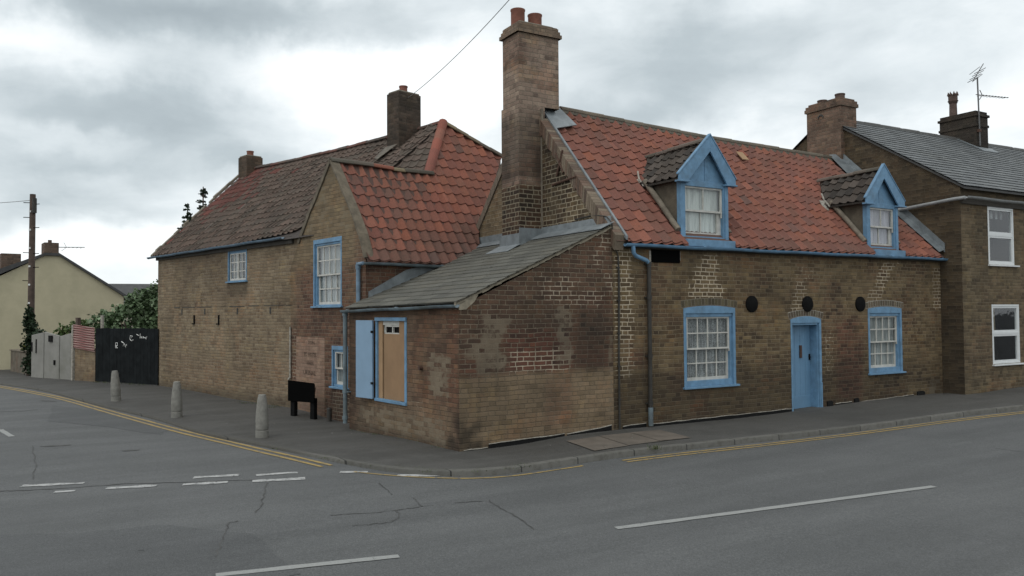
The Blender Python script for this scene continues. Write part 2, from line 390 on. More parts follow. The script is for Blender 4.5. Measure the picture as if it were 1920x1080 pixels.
M_soffit = simple('shaded eaves board', (.05,.045,.038), .9, .2)
# coloured by face attribute
def tile_mat(name, moss=(.07,.062,.045), mossamt=.35, rough=.85, fine=1.):
    mt, t, b = material(name); ob = t.co(); c = t.attr('col').outputs['Color']
    n = t.noise(ob, 26., 5, .65); n2 = t.noise(ob, 1.1, 4, .6); n3 = t.noise(ob, 90., 3, .6)
    c = t.mix(1., c, t.ramp(n3, [(.3, (.8,.8,.8)), (.7, (1.15,1.15,1.15))]), 'MULTIPLY')
    f = t.m('MULTIPLY', t.step(t.m('ADD', t.m('MULTIPLY', n, .6), t.m('MULTIPLY', n2, .5)), .48, .72), mossamt)
    c = t.mix(f, c, moss)
    t.put(b.inputs['Base Color'], c); b.inputs['Roughness'].default_value = rough; b.inputs['Specular IOR Level'].default_value = .25
    t.put(b.inputs['Normal'], t.bump(n3, .003))
    return mt
M_tile = tile_mat('orange red pantile')
M_tiledark = tile_mat('mossy dark pantile', (.055,.05,.042), .6)
M_slate = tile_mat('grey stone slate', (.07,.068,.055), .4, .75)
M_leaf = tile_mat('leaf', (.03,.05,.02), .1, .6)
M_archb = tile_mat('arch brick', (.06,.05,.035), .4)
def glass_mat(name, tint=(.93,.95,.95), refl=1.):
    mt, t, b = material(name); t.n.remove(b)
    g = t.node('ShaderNodeBsdfGlossy'); g.inputs['Roughness'].default_value = .03; t.put(g.inputs[0], (.9*refl,.92*refl,.95*refl))
    nb = t.bump(t.noise(t.co(), 3., 2, .5), .01, .3); t.put(g.inputs['Normal'], nb)
    tr = t.node('ShaderNodeBsdfTransparent'); t.put(tr.inputs[0], tint)
    fz = t.node('ShaderNodeFresnel'); fz.inputs[0].default_value = 1.5
    mx = t.node('ShaderNodeMixShader'); t.l.new(t.m('MULTIPLY', t.m('ADD', fz.outputs[0], .02), t.m('SUBTRACT', 1., t.node('ShaderNodeNewGeometry').outputs['Backfacing'])), mx.inputs[0]); t.l.new(tr.outputs[0], mx.inputs[1]); t.l.new(g.outputs[0], mx.inputs[2])
    t.l.new(mx.outputs[0], t.n['Material Output'].inputs[0]); return mt
M_glass = glass_mat('window glass')
def curtain_mat(name, col, lace=False, folds=30.):
    mt, t, b = material(name); ob = t.co(); s = t.sep(ob)
    f = t.noise(t.xyz(t.m('MULTIPLY', s[0], folds), 0., t.m('MULTIPLY', s[2], 1.2)), 1., 3, .5)
    c = t.mix(t.step(f, .35, .65), tuple(x*.62 for x in col), col)  # shade of the folds painted into the cloth colour
    if lace:
        v = t.node('ShaderNodeTexVoronoi', feature='DISTANCE_TO_EDGE'); t.put(v.inputs['Vector'], ob); v.inputs['Scale'].default_value = 26.
        l = t.step(v.outputs[0], .02, .14)
        big = t.step(t.noise(ob, 7., 3, .6), .38, .55)
        c = t.mix(t.m('MULTIPLY', l, t.m('ADD', .35, t.m('MULTIPLY', big, .4))), c, tuple(x*.3 for x in col))
    t.put(b.inputs['Base Color'], c); b.inputs['Roughness'].default_value = .95
    t.put(b.inputs['Normal'], t.bump(f, .02)); return mt
M_net = curtain_mat('net curtain', (.46,.47,.46))
M_lace = curtain_mat('lace curtain', (.5,.5,.5), True)
M_blind = curtain_mat('pale blind', (.66,.67,.63), False, 12.)
M_lilac = curtain_mat('lilac curtain', (.58,.54,.59))
# ------------------------------------------------------------------ ground
CP = [(1.68,13.34,-1.95),(cA.x,cA.y,-2.04),(9.68,18.07,-1.86),(12.,19.1,-1.80),(-3.17,15.57,-2.11),(-4.87,17.59,-2.04),(-10.08,22.8,-1.98),(-20,32,-2.0),(0,4,-2.06),(-10,12,-2.06),(10,10,-1.95),(25,25,-1.8)]
def hp(x, y):
    s = ww = 0
    for a, b, c in CP:
        k = 1/((x-a)**2+(y-b)**2+.3)**1.5; s += k*c; ww += k
    return s/ww
def kh(x, y): return .03+.05*sst(x, -3.5, .5)
def hr(x, y): return hp(x, y)-kh(x, y)
def grad_axis(c, near, st, far):
    a = [c]; d = st
    while a[-1]-c < far:
        if a[-1]-c > near: d *= 1.28
        a.append(a[-1]+d)
    b = [2*c-v for v in a[1:]][::-1]
    return b+a
xs = grad_axis(-2., 16., .33, 900.); ys = grad_axis(14., 14., .33, 900.)
mb = MB(); nx = len(xs)
mb.v = [V(x, y, hr(x, y) if abs(x) < 60 and abs(y) < 80 else lerp(hr(x, y), -2.0, .5)) for y in ys for x in xs]
mb.f = [[j*nx+i, j*nx+i+1, (j+1)*nx+i+1, (j+1)*nx+i] for j in range(len(ys)-1) for i in range(nx-1)]; mb.c = [None]*len(mb.f)
def asphalt(name, c1, c2, side=False):
    mt, t, b = material(name); ob = t.co(); s = t.sep(ob)
    # along and across the main road (heading 59 degrees)
    al = t.m('ADD', t.m('MULTIPLY', s[0], .861), t.m('MULTIPLY', s[1], .509)); ac = t.m('SUBTRACT', t.m('MULTIPLY', s[1], .861), t.m('MULTIPLY', s[0], .509))
    st = t.noise(t.xyz(t.m('MULTIPLY', al, .25), t.m('MULTIPLY', ac, 1.6)), 1., 5, .6)
    n1 = t.noise(ob, .7, 6, .65); n2 = t.noise(ob, 55., 4, .75); n3 = t.noise(ob, 220., 2, .7)
    vor = t.node('ShaderNodeTexVoronoi'); t.put(vor.inputs['Vector'], ob); vor.inputs['Scale'].default_value = 85.
    c = t.mix(t.step(st, .3, .7), c1, c2)
    c = t.mix(t.step(n1, .4, .7, 0., .35), c, tuple(x*.82 for x in c1))
    n4 = t.noise(ob, 17., 5, .8)
    c = t.mix(1., c, t.ramp(n4, [(.25, (.84,.84,.84)), (.55, (1.,1.,1.)), (.8, (1.16,1.16,1.15))]), 'MULTIPLY')
    c = t.mix(1., c, t.ramp(n2, [(.3, (.66,.66,.66)), (.52, (1.,1.,1.)), (.72, (1.4,1.4,1.38))]), 'MULTIPLY')
    c = t.mix(t.step(vor.outputs[0], .0, .3, .5, 0.), c, tuple(x*2.1 for x in c2))
    oil = t.noise(t.xyz(t.m('MULTIPLY', al, .45), t.m('MULTIPLY', ac, 2.)), 1., 4, .65)
    c = t.mix(t.step(oil, .6, .78, 0., .3), c, tuple(x*.5 for x in c1))
    if not side:
        tr = t.m('SINE', t.m('MULTIPLY', t.m('ADD', ac, t.m('MULTIPLY', n1, .5)), 3.3))
        c = t.mix(t.m('MULTIPLY', t.step(tr, -.2, .9), .3), c, t.mix(1., c, (.82, .82, .83), 'MULTIPLY'))
    if side:
        sp = t.node('ShaderNodeTexVoronoi'); t.put(sp.inputs['Vector'], ob); sp.inputs['Scale'].default_value = 7.; sp.inputs['Randomness'].default_value = 1.
        c = t.mix(t.step(sp.outputs[0], .03, .06, .6, 0.), c, (.2, .195, .18))
        pt = t.noise(ob, .9, 5, .65); c = t.mix(t.step(pt, .5, .62, 0., .45), c, (.05, .049, .045))
        mo = t.noise(ob, 2.2, 6, .7); c = t.mix(t.step(mo, .5, .75, 0., .5), c, (.055,.052,.042))
    t.put(b.inputs['Base Color'], c); b.inputs['Roughness'].default_value = .82; b.inputs['Specular IOR Level'].default_value = .35
    t.put(b.inputs['Normal'], t.bump(t.m('ADD', n2, t.m('MULTIPLY', vor.outputs[0], .6)), .006, .9))
    return mt
M_road = asphalt('worn road asphalt', (.092,.095,.095), (.118,.121,.121))
M_pave = asphalt('dark footway asphalt', (.068,.066,.061), (.092,.089,.083), True)
build(mb, 'road', M_road, kind='structure', smooth=True)
# pavement: kerb line (outer) paired with points behind the building line (inner)
KL = [(-40,44),(-30,36),(-22.5,29.8),(-17.29,25.47),(-13.28,22.17),(-10.11,18.96),(-8.39,17.28),(-7.03,15.91),(-5.63,14.34),(-4.39,13.16),(-3.24,12.01),(-2.62,11.42),(-2.08,10.96),(-1.58,10.64),(-1.1,10.45),(-.6,10.4),(-.1,10.54),(.35,10.82),(.8,11.09),(1.35,11.36),(1.9,11.6),(2.84,12.05),(4.25,12.77),(5.15,13.24),(5.95,13.62),(7.15,14.25),(8.6,14.98),(9.8,15.5),(12,16.6),(20,20.5),(40,31)]
def wl(F, x, y=.3): p = F @ V(x, y, 0); return (p.x, p.y)
KI = [(-36,50),(-26,42),(-19,37),(-15,31),(-12.6,28),wl(FK,-7.3),wl(FK,-6.),wl(FK,-4.),wl(FK,-2.),wl(FW,-2.4),wl(FW,-1.2),wl(FL,-3.5),wl(FL,-2.8),wl(FL,-2.),wl(FL,-1.3),wl(FA,-2.6),wl(FA,-2.1),wl(FA,-1.5),wl(FA,-.9),wl(FA,-.2),wl(FA,.5),wl(FA,1.6),wl(FA,3.2),wl(FA,4.3),wl(FA,5.1),wl(FA,6.5),wl(FA,8.),wl(FN,.3),wl(FN,3.),wl(FN,11.),wl(FN,33.)]
def dens2(P, n=5):
    o = []
    for i in range(len(P)-1):
        p0 = P[max(i-1, 0)]; p1 = P[i]; p2 = P[i+1]; p3 = P[min(i+2, len(P)-1)]
        for k in range(n):
            f = k/n
            o.append(tuple(.5*(2*p1[j]+(p2[j]-p0[j])*f+(2*p0[j]-5*p1[j]+4*p2[j]-p3[j])*f*f+(-p0[j]+3*p1[j]-3*p2[j]+p3[j])*f**3) for j in (0, 1)))
    o.append(P[-1]); return o
KLd = dens2(KL); KId = [tuple(lerp(KI[i][j], KI[i+1][j], k/5) for j in (0,1)) for i in range(len(KI)-1) for k in range(5)]+[KI[-1]]
mb = MB(); kb = MB(); NA = 10
for a, b in zip(KLd, KId):
    d_ = (V(*b)-V(*a)).normalized()
    a2 = V(*a)+d_*.125
    for k in range(NA+1):
        f = k/NA; x = lerp(a2.x, b[0], f); y = lerp(a2.y, b[1], f)
        mb.v.append(V(x, y, hp(x, y)+.004*fbm(x, y, 1., 1.3)))
n = len(KLd)
mb.f = [[i*(NA+1)+k, (i+1)*(NA+1)+k, (i+1)*(NA+1)+k+1, i*(NA+1)+k+1] for i in range(n-1) for k in range(NA)]; mb.c = [None]*len(mb.f)
build(mb, 'pavement', M_pave, kind='structure', smooth=True)
acc = 0
for i, (a, b) in enumerate(zip(KLd, KId)):
    d_ = (V(*b)-V(*a)).normalized()
    z = hp(*a)+.006+.006*fbm(a[0], a[1], 5., .9)
    o_ = [(a[0]-d_.x*.012, a[1]-d_.y*.012, z-kh(*a)-.1), (a[0], a[1], z-.012), (a[0]+d_.x*.012, a[1]+d_.y*.012, z), (a[0]+d_.x*.13, a[1]+d_.y*.13, z), (a[0]+d_.x*.13, a[1]+d_.y*.13, z-.06)]
    kb.v += [V(*p) for p in o_]
kb.f = [[i*5+k, (i+1)*5+k, (i+1)*5+k+1, i*5+k+1] for i in range(n-1) for k in range(4)]; kb.c = [None]*len(kb.f)
mt, t, b_ = material('kerb stone'); ob = t.co(); s_ = t.sep(ob)
al = t.m('ADD', t.m('MULTIPLY', s_[0], .861), t.m('MULTIPLY', s_[1], .509))
fj = t.m('FRACT', t.m('DIVIDE', al, .92)); jm = t.m('LESS_THAN', t.m('MINIMUM', fj, t.m('SUBTRACT', 1., fj)), .009)
wn = t.node('ShaderNodeTexWhiteNoise', noise_dimensions='1D'); t.put(wn.inputs['W'], t.m('FLOOR', t.m('DIVIDE', al, .92)))
n1 = t.noise(ob, 9., 5, .7)
c = t.mix(wn.outputs[0], (.09,.088,.079), (.12,.116,.104)); c = t.mix(t.step(n1, .42, .7, 0., .7), c, (.06,.056,.046))
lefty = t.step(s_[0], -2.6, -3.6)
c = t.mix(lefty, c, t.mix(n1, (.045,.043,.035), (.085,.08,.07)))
c = t.mix(jm, c, (.02,.02,.018)); t.put(b_.inputs['Base Color'], c); b_.inputs['Roughness'].default_value = .9; t.put(b_.inputs['Normal'], t.bump(n1, .01))
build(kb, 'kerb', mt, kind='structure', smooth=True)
# ---- flat strips on the ground
def strip(mb, pts, wd, lift=.006, hf=hr, seg=.25, ragged=0.):
    pts = [V(p[0], p[1]) for p in pts]; P = []
    for i in range(len(pts)-1):
        k = max(1, int((pts[i+1]-pts[i]).length/seg))
        for j in range(k): P.append(pts[i].lerp(pts[i+1], j/k))
    P.append(pts[-1]); vs = []
    for i, p in enumerate(P):
        tg = (P[min(i+1, len(P)-1)]-P[max(i-1, 0)]).normalized(); nn = V(-tg.y, tg.x)
        wdd = wd*(1+ragged*random.uniform(-1, 1))
        j = ragged*wd*random.uniform(-.3, .3)
        for s in (-.5, .5):
            q = p+nn*(s*wdd+j); vs.append(V(q.x, q.y, hf(q.x, q.y)+lift))
    mb.add(vs, [(2*i, 2*i+2, 2*i+3, 2*i+1) for i in range(len(P)-1)])
def paint_mat(name, col, wear, under=(.102,.105,.105), scale=9.):
    mt, t, b = material(name); ob = t.co()
    n = t.noise(ob, scale, 7, .75); n2 = t.noise(ob, 50., 4, .7)
    m = t.step(t.m('ADD', t.m('MULTIPLY', n, .6), t.m('MULTIPLY', n2, .4)), wear, wear+.1)
    c = t.mix(t.step(n2, .3, .7), tuple(x*.8 for x in col), col)
    t.put(b.inputs['Base Color'], t.mix(m, c, under)); b.inputs['Roughness'].default_value = .8; return mt
M_yl = paint_mat('worn yellow paint', (.36,.25,.08), .50)
M_wl = paint_mat('worn white paint', (.29,.295,.285), .55)
M_wl2 = paint_mat('flaking white paint', (.42,.42,.41), .49)
def offs(P, d):
    P = [V(*p) for p in P]; o = []
    for i, p in enumerate(P):
        tg = (P[min(i+1, len(P)-1)]-P[max(i-1, 0)]).normalized(); o.append(p+V(-tg.y, tg.x)*d)
    return o
yl = dens2([(-24.,31.2),(-19.,26.8),(-14.59,22.96),(-10.67,19.32),(-6.66,15.18),(-4.78,13.32),(-3.6,12.06),(-2.55,11.0)], 6)
mb = MB(); strip(mb, offs(yl, .075), .065, ragged=.12); strip(mb, offs(yl, -.075), .065, ragged=.12)
build(mb, 'yellow_line', M_yl, kind='structure', label='double yellow lines along the side street kerb')
yr = dens2([(-2.1,10.62),(-1.6,10.42),(-1.1,10.3),(-.5,10.27),(0.,10.42),(.5,10.72),(.95,10.98)], 5)
mb = MB(); strip(mb, yr, .05, ragged=.3); build(mb, 'yellow_line', M_yl, kind='structure')
yr2 = dens2([(1.55,11.18),(3.15,11.94),(4.4,12.6),(5.73,13.3),(7.6,14.26),(9.71,15.24),(12,16.35),(20,20.2),(40,30.7)], 6)
mb = MB(); strip(mb, offs(yr2, .06), .05, ragged=.15); strip(mb, offs(yr2, -.06), .05, ragged=.15)
build(mb, 'yellow_line', M_yl, kind='structure')
def dash(name, mat, segs, wd, **k):
    for a, b in segs:
        mb = MB(); strip(mb, [a, b], wd, seg=.12, **k); build(mb, name, mat, kind='structure')
dash('white_line', M_wl, [((1.0,7.88),(4.91,9.4)), ((-2.39,6.48),(-1.0,7.03)), ((8.9,11.0),(12.9,12.6)), ((-6.4,5.),(-4.6,5.65)), ((-9.44,14.8),(-8.7,13.96)), ((-13.,18.3),(-11.6,17.))], .095, ragged=.08)
dash('give_way_line', M_wl2, [((-6.02,9.86),(-5.33,10.0)), ((-4.08,10.28),(-3.54,10.4)), ((-3.31,10.37),(-2.83,10.56)), ((-5.41,9.5),(-5.2,9.56)), ((-4.89,9.68),(-4.34,9.8)), ((-4.04,9.85),(-3.53,9.96)), ((-3.24,10.0),(-2.63,10.18)), ((-2.28,10.6),(-1.92,10.62)), ((-1.5,10.42),(-.95,10.44))], .13, ragged=.35)
M_crack = simple('dark crack', (.062,.062,.06), .9, .3)
mb = MB()
def gp(px, py):
    v = fw + r2*((px-960)/1500) + u2*((540-py)/1500); z = -2.1
    for i in range(12): P = v*(z/v.z); z = hr(P.x, P.y)
    return (P.x, P.y)
CR = [[(-.31,9.31),(-.15,9.1),(.1,8.78),(.25,8.5)]]
for L_ in [[(915,938),(940,953),(972,972),(1001,993)], [(620,966),(660,964),(712,961),(760,955),(790,950),(812,948)], [(775,933),(784,944),(792,950)], [(742,958),(749,966),(743,975),(730,980),(690,984),(660,986)],
           [(500,905),(496,925),(490,945),(480,962)], [(445,977),(430,981),(422,1003),(412,1025),(404,1045)], [(710,905),(722,915),(735,928)], [(0,921),(60,919),(130,915),(230,908),(330,905),(420,902),(520,899)], [(855,943),(905,940)], [(1860,840),(1920,848)], [(0,772),(40,771),(70,768)],[(60,836),(66,870),(62,900)]]:
    P = [gp(*p) for p in L_]; Q = []
    for i in range(len(P)-1):
        for k in range(5):
            f = k/5; Q.append((lerp(P[i][0], P[i+1][0], f)+random.uniform(-.015, .015), lerp(P[i][1], P[i+1][1], f)+random.uniform(-.02, .02)))
    Q.append(P[-1]); strip(mb, Q, .014 if L_[0][0] else .03, .005, ragged=.6, seg=.1)
build(mb, 'road_crack', M_crack, kind='structure')
def flatpoly(mb, cx, cy, rx, ry, ang, lift, hf, n=14, jit=.25):
    vs = [V(cx, cy, hf(cx, cy)+lift)]
    for k in range(n):
        a = 2*pi*k/n; r = 1+random.uniform(-jit, jit); x = cos(a)*rx*r; y = sin(a)*ry*r
        X = cx+x*cos(ang)-y*sin(ang); Y = cy+x*sin(ang)+y*cos(ang); vs.append(V(X, Y, hf(X, Y)+lift))
    mb.add(vs, [(0, k+1, (k+1) % n+1) for k in range(n)])
mb = MB(); flatpoly(mb, *gp(105, 836), .2, .07, .3, .005, hr); flatpoly(mb, *gp(245, 845), .12, .06, .3, .005, hr)
flatpoly(mb, *gp(90, 752), .3, .08, -.5, .005, hr)
build(mb, 'road_patch', M_crack, kind='structure')
M_rep = asphalt('older darker road patch', (.078,.081,.082), (.10,.103,.104))
for P_ in ([(0,1002),(140,1000),(300,985),(470,1000),(560,1075),(400,1110),(0,1110)], [(100,760),(190,772),(330,800),(300,815),(200,800),(90,790)]):
    Q_ = [gp(*p) for p in P_]; n_ = len(Q_); mb = MB(); cx_ = sum(q[0] for q in Q_)/n_; cy_ = sum(q[1] for q in Q_)/n_; ring = []
    for i in range(n_):
        for k in range(4): ring.append((lerp(Q_[i][0], Q_[(i+1) % n_][0], k/4)+random.uniform(-.03, .03), lerp(Q_[i][1], Q_[(i+1) % n_][1], k/4)+random.uniform(-.03, .03)))
    R_ = [[V(lerp(cx_, x, f), lerp(cy_, y, f), 0) for x, y in ring] for f in (.02, .5, 1.)]; vs = [V(p.x, p.y, hr(p.x, p.y)+.003) for R in R_ for p in R]; m_ = len(ring)
    mb.add(vs, [(a*m_+k, a*m_+(k+1) % m_, (a+1)*m_+(k+1) % m_, (a+1)*m_+k) for a in (0, 1) for k in range(m_)]); build(mb, 'road_patch', M_rep, kind='structure')
M_slab = simple('buff paving slab', (.135,.115,.095), .9, .15, 3., .3, .004, 30., dirt=(.08,.075,.065), dirtamt=.6)
mb = MB()
def onA(x, y): p = FA @ V(x, y, 0); return V(p.x, p.y, hp(p.x, p.y)+.012)
for i in range(3):
    x0 = -1.35+i*.62; mb.quad(onA(x0, -1.28), onA(x0+.6, -1.3), onA(x0+.72, -.42), onA(x0+.12, -.4))
build(mb, 'paving_slab', M_slab, kind='structure')
# ------------------------------------------------------------------ wall grid with masks
def wallgrid(x0, x1, z0, z1, openings=(), plane='x', at=0., poly=None, st=.055, maskf=None, reveal=.16, flip=1):
    "wall sheet in the plane y=at (plane 'x') or x=at (plane 'y'); returns bmesh-built mesh data via MB-like object"
    def lines(a, b, cuts):
        n_ = max(1, int((b-a)/st)); L_ = [a+(b-a)*i/n_ for i in range(n_+1)]
        for c in cuts:
            if a < c < b:
                L_ = [v for v in L_ if abs(v-c) > st*.3 or v in (a, b)]; L_.append(c)
        return sorted(set(L_))
    cx = [v for o in openings for v in (o[0], o[1])]; cz = [v for o in openings for v in (o[2], o[3])]
    X = lines(x0, x1, cx); Z = lines(z0, z1, cz)
    bm = bmesh.new(); vd = {}
    def vt(i, j):
        if (i, j) not in vd: vd[i, j] = bm.verts.new((X[i], Z[j], 0))
        return vd[i, j]
    for i in range(len(X)-1):
        for j in range(len(Z)-1):
            mx = (X[i]+X[i+1])/2; mz = (Z[j]+Z[j+1])/2
            if any(o[0] < mx < o[1] and o[2] < mz < o[3] for o in openings): continue
            bm.faces.new((vt(i, j), vt(i+1, j), vt(i+1, j+1), vt(i, j+1)))
    if poly: clip2(bm, poly)
    R = []
    for o in openings:
        a, b, c, d = o[:4]
        for p in (((a,c),(a,d)), ((a,d),(b,d)), ((b,d),(b,c)), ((b,c),(a,c))):
            v = [bm.verts.new((p[0][0], p[0][1], 0)), bm.verts.new((p[1][0], p[1][1], 0)), bm.verts.new((p[1][0], p[1][1], -reveal)), bm.verts.new((p[0][0], p[0][1], -reveal))]
            bm.faces.new(v)
    bm.verts.index_update()
    out = MB()
    vs = [(v.co.x, v.co.y, v.co.z) for v in bm.verts]
    out.mask = [maskf(a, b) if maskf else (0,)*6 for a, b, h in vs]
    if plane == 'x': out.v = [V(a, at-h*1., b) for a, b, h in vs]
    else: out.v = [V(at-h*flip, a, b) for a, b, h in vs]
    out.f = [[v.index for v in f.verts] for f in bm.faces]; out.c = [None]*len(out.f)
    bm.free(); return out
def merge(A, B):
    o = len(A.v)
    if not hasattr(A, 'mask'): A.mask = [(0,)*6]*len(A.v)
    bmask = B.mask if hasattr(B, 'mask') else [(0,)*6]*len(B.v)
    A.v += B.v; A.f += [[i+o for i in f] for f in B.f]; A.c += B.c; A.mask += bmask; return A
def wallpart(mb, name, mat, th, **k):
    masks = mb.mask
    o = part(mb, name, mat, th, recalc=False, **k) if th.name in OFF else sub(mb, name, mat, th, recalc=False, **k)
    me = o.data
    for nm, s in (('m1', 0), ('m2', 3)):
        ca = me.color_attributes.new(name=nm, type='FLOAT_COLOR', domain='POINT')
        for i, v in enumerate(masks): ca.data[i].color = (*v[s:s+3], 1)
    return o
def maskbox(mb, f):
    "masks for closed boxes from a function of (x,y,z)"
    mb.mask = [f(p.x, p.y, p.z) for p in mb.v]; return mb
Z6 = (0.,)*6
# ------------------------------------------------------------------ tiled surfaces
def tiles(P0, E, U, poly, w, c, colf, warp=None, amp=.03, kind='pan', lap=.05, lift=.022, th=.011, jitter=.004):
    "P0 eave origin, E unit vector along eave, U unit vector up slope, poly in (e,s)"
    E = Vector(E).normalized(); U = Vector(U).normalized(); Nn = E.cross(U).normalized()
    if Nn.z < 0: Nn = -Nn
    e0 = min(p[0] for p in poly); e1 = max(p[0] for p in poly); s0 = min(p[1] for p in poly); s1 = max(p[1] for p in poly)
    bm = bmesh.new(); cl = bm.loops.layers.float_color.new('col')
    if kind == 'pan': prof = [(0, .5), (.1, .0), (.24, -.62), (.42, -1.), (.6, -.85), (.76, -.3), (.88, .35), (.97, .75), (1.06, .6)]
    else: prof = [(.01, 0), (.99, 0)]
    k0 = int(math.floor(s0/c))-1
    for r in range(k0, int(s1/c)+1):
        sa = r*c
        if sa+c < s0-.001: continue
        sh = 0 if kind == 'pan' else (.5*w if r % 2 else 0)
        for q in range(int(math.floor((e0-sh)/w))-1, int((e1-sh)/w)+2):
            ea = q*w+sh; 
            if ea > e1+.1 or ea+w < e0-.1: continue
            col = colf(ea+w/2, sa+c/2, r, q)
            js = random.uniform(-1, 1)*jitter*1.8; jh = random.uniform(0, 1)*jitter; tw = random.uniform(-1, 1)*jitter
            vs = []
            for (ss, hh) in ((sa+js, lift+jh), (sa+js, lift+jh-th), (sa+c+lap, 0.)):
                vs.append([bm.verts.new((ea+a*w, ss, hh+h*amp+tw*(a-.5))) for a, h in prof])
            for row, dk in ((vs[1], vs[0]), (vs[0], vs[2])):
                for i in range(len(prof)-1):
                    f = bm.faces.new((row[i], row[i+1], dk[i+1], dk[i]))
                    for l in f.loops: l[cl] = (*col, 1)
    clip2(bm, poly)
    bm.verts.index_update(); out = MB()
    P0 = Vector(P0)
    for v in bm.verts:
        p = P0+E*v.co.x+U*v.co.y+Nn*v.co.z
        if warp: p = warp(p, v.co.x, v.co.y)
        out.v.append(p)
    for f in bm.faces:
        out.f.append([v.index for v in f.verts]); out.c.append(tuple(f.loops[0][cl])[:3])
    bm.free()
    return out
def pick(pal): return random.choice(pal)
ORANGE = [(.25,.092,.058),(.222,.084,.059),(.25,.098,.067),(.205,.08,.058),(.232,.09,.063),(.196,.08,.06),(.245,.09,.06)]
DULL = [(.15,.075,.06),(.165,.08,.065),(.13,.072,.06),(.14,.08,.068)]
def jit(c, a=.12): k = 1+random.uniform(-a, a); return tuple(x*k for x in c)
def blend(A, B, f):
    f = min(max(f, 0), 1); a = pick(A); b = pick(B); return jit(tuple(lerp(a[k], b[k], f) for k in range(3)), .1)
def col_cott(e, s, r, q):
    n = fbm(e, s, 2., .9)+.25*fbm(e, s, 7., 3.)
    pr = .1+.4*sst(n, .05, .5)+.25*sst(.7-s, 0, .6)
    return blend(ORANGE, DULL, pr*.8+random.uniform(-.25, .35)+.5*(random.random() < .06))
def col_wing(e, s, r, q):
    n = fbm(e, s, 12., .8)
    low = 1-sst(s, .4, 1.6+.5*n)
    pr = .06+.85*low*sst(n+e*.25, -.5, .5)
    return blend(ORANGE, [(.14,.075,.06),(.155,.08,.062),(.12,.07,.056),(.165,.085,.066),(.105,.07,.06)], pr*.85+random.uniform(-.2, .3)+.6*(random.random() < .06))
DARK = [(.115,.088,.07),(.125,.092,.074),(.105,.084,.068),(.135,.096,.076),(.118,.086,.07)]
def col_long(e, s, r, q):
    # e runs left(0) -> right; red near far left top
    n = fbm(e, s, 4., .8)
    pr = .75*(1-sst(e, .6, 3.2))*sst(s, .9, 2.2)+.25*sst(n, .25, .7)
    return jit(pick([(.16,.06,.048),(.13,.055,.045),(.14,.06,.05)] if random.random() < pr else DARK), .13)
def col_dorm(e, s, r, q): return jit(pick([(.062,.05,.042),(.08,.064,.053),(.05,.043,.038),(.095,.078,.066)]), .3)
def col_slate(e, s, r, q): return jit(pick([(.105,.103,.088),(.12,.117,.10),(.092,.09,.078),(.112,.107,.088)]), .12)
def col_slateN(e, s, r, q): return jit(pick([(.125,.134,.138),(.14,.148,.15),(.112,.12,.124)]), .14)
def ridge(P, Q, r, mat, parent, fn, name='ridge_tiles', n=None, cols=None):
    P = Vector(P); Q = Vector(Q); L_ = (Q-P).length; n = n or max(2, int(L_/.42)); mb = MB()
    dr = (Q-P).normalized(); sd_ = dr.cross(V(0,0,1)).normalized(); upv = sd_.cross(dr)
    for i in range(n):
        a = P.lerp(Q, i/n-.01); b = P.lerp(Q, (i+1)/n+.01); dz = V(0, 0, random.uniform(-.008, .008))
        vs = []; m = 7
        for p, rr in ((a, r*1.0), (b, r*1.07)):
            for k in range(m):
                th = pi*(k/(m-1)); vs.append(p+dz+sd_*cos(th)*rr+upv*(sin(th)*rr-.02))
            for k in range(m):
                th = pi*(1-k/(m-1)); vs.append(p+dz+sd_*cos(th)*rr*.8+upv*(sin(th)*rr*.8-.035))
        N_ = 2*m
        col = jit(pick(cols or [(.14,.12,.10)]))
        mb.add(vs, [(k, (k+1) % N_, N_+(k+1) % N_, N_+k) for k in range(N_)]+[list(range(N_))[::-1], [N_+k for k in range(N_)]], col)
    return fn(mb, name, mat, parent, smooth=True)
GREYR = [(.13,.11,.09),(.11,.10,.08),(.15,.12,.10)]
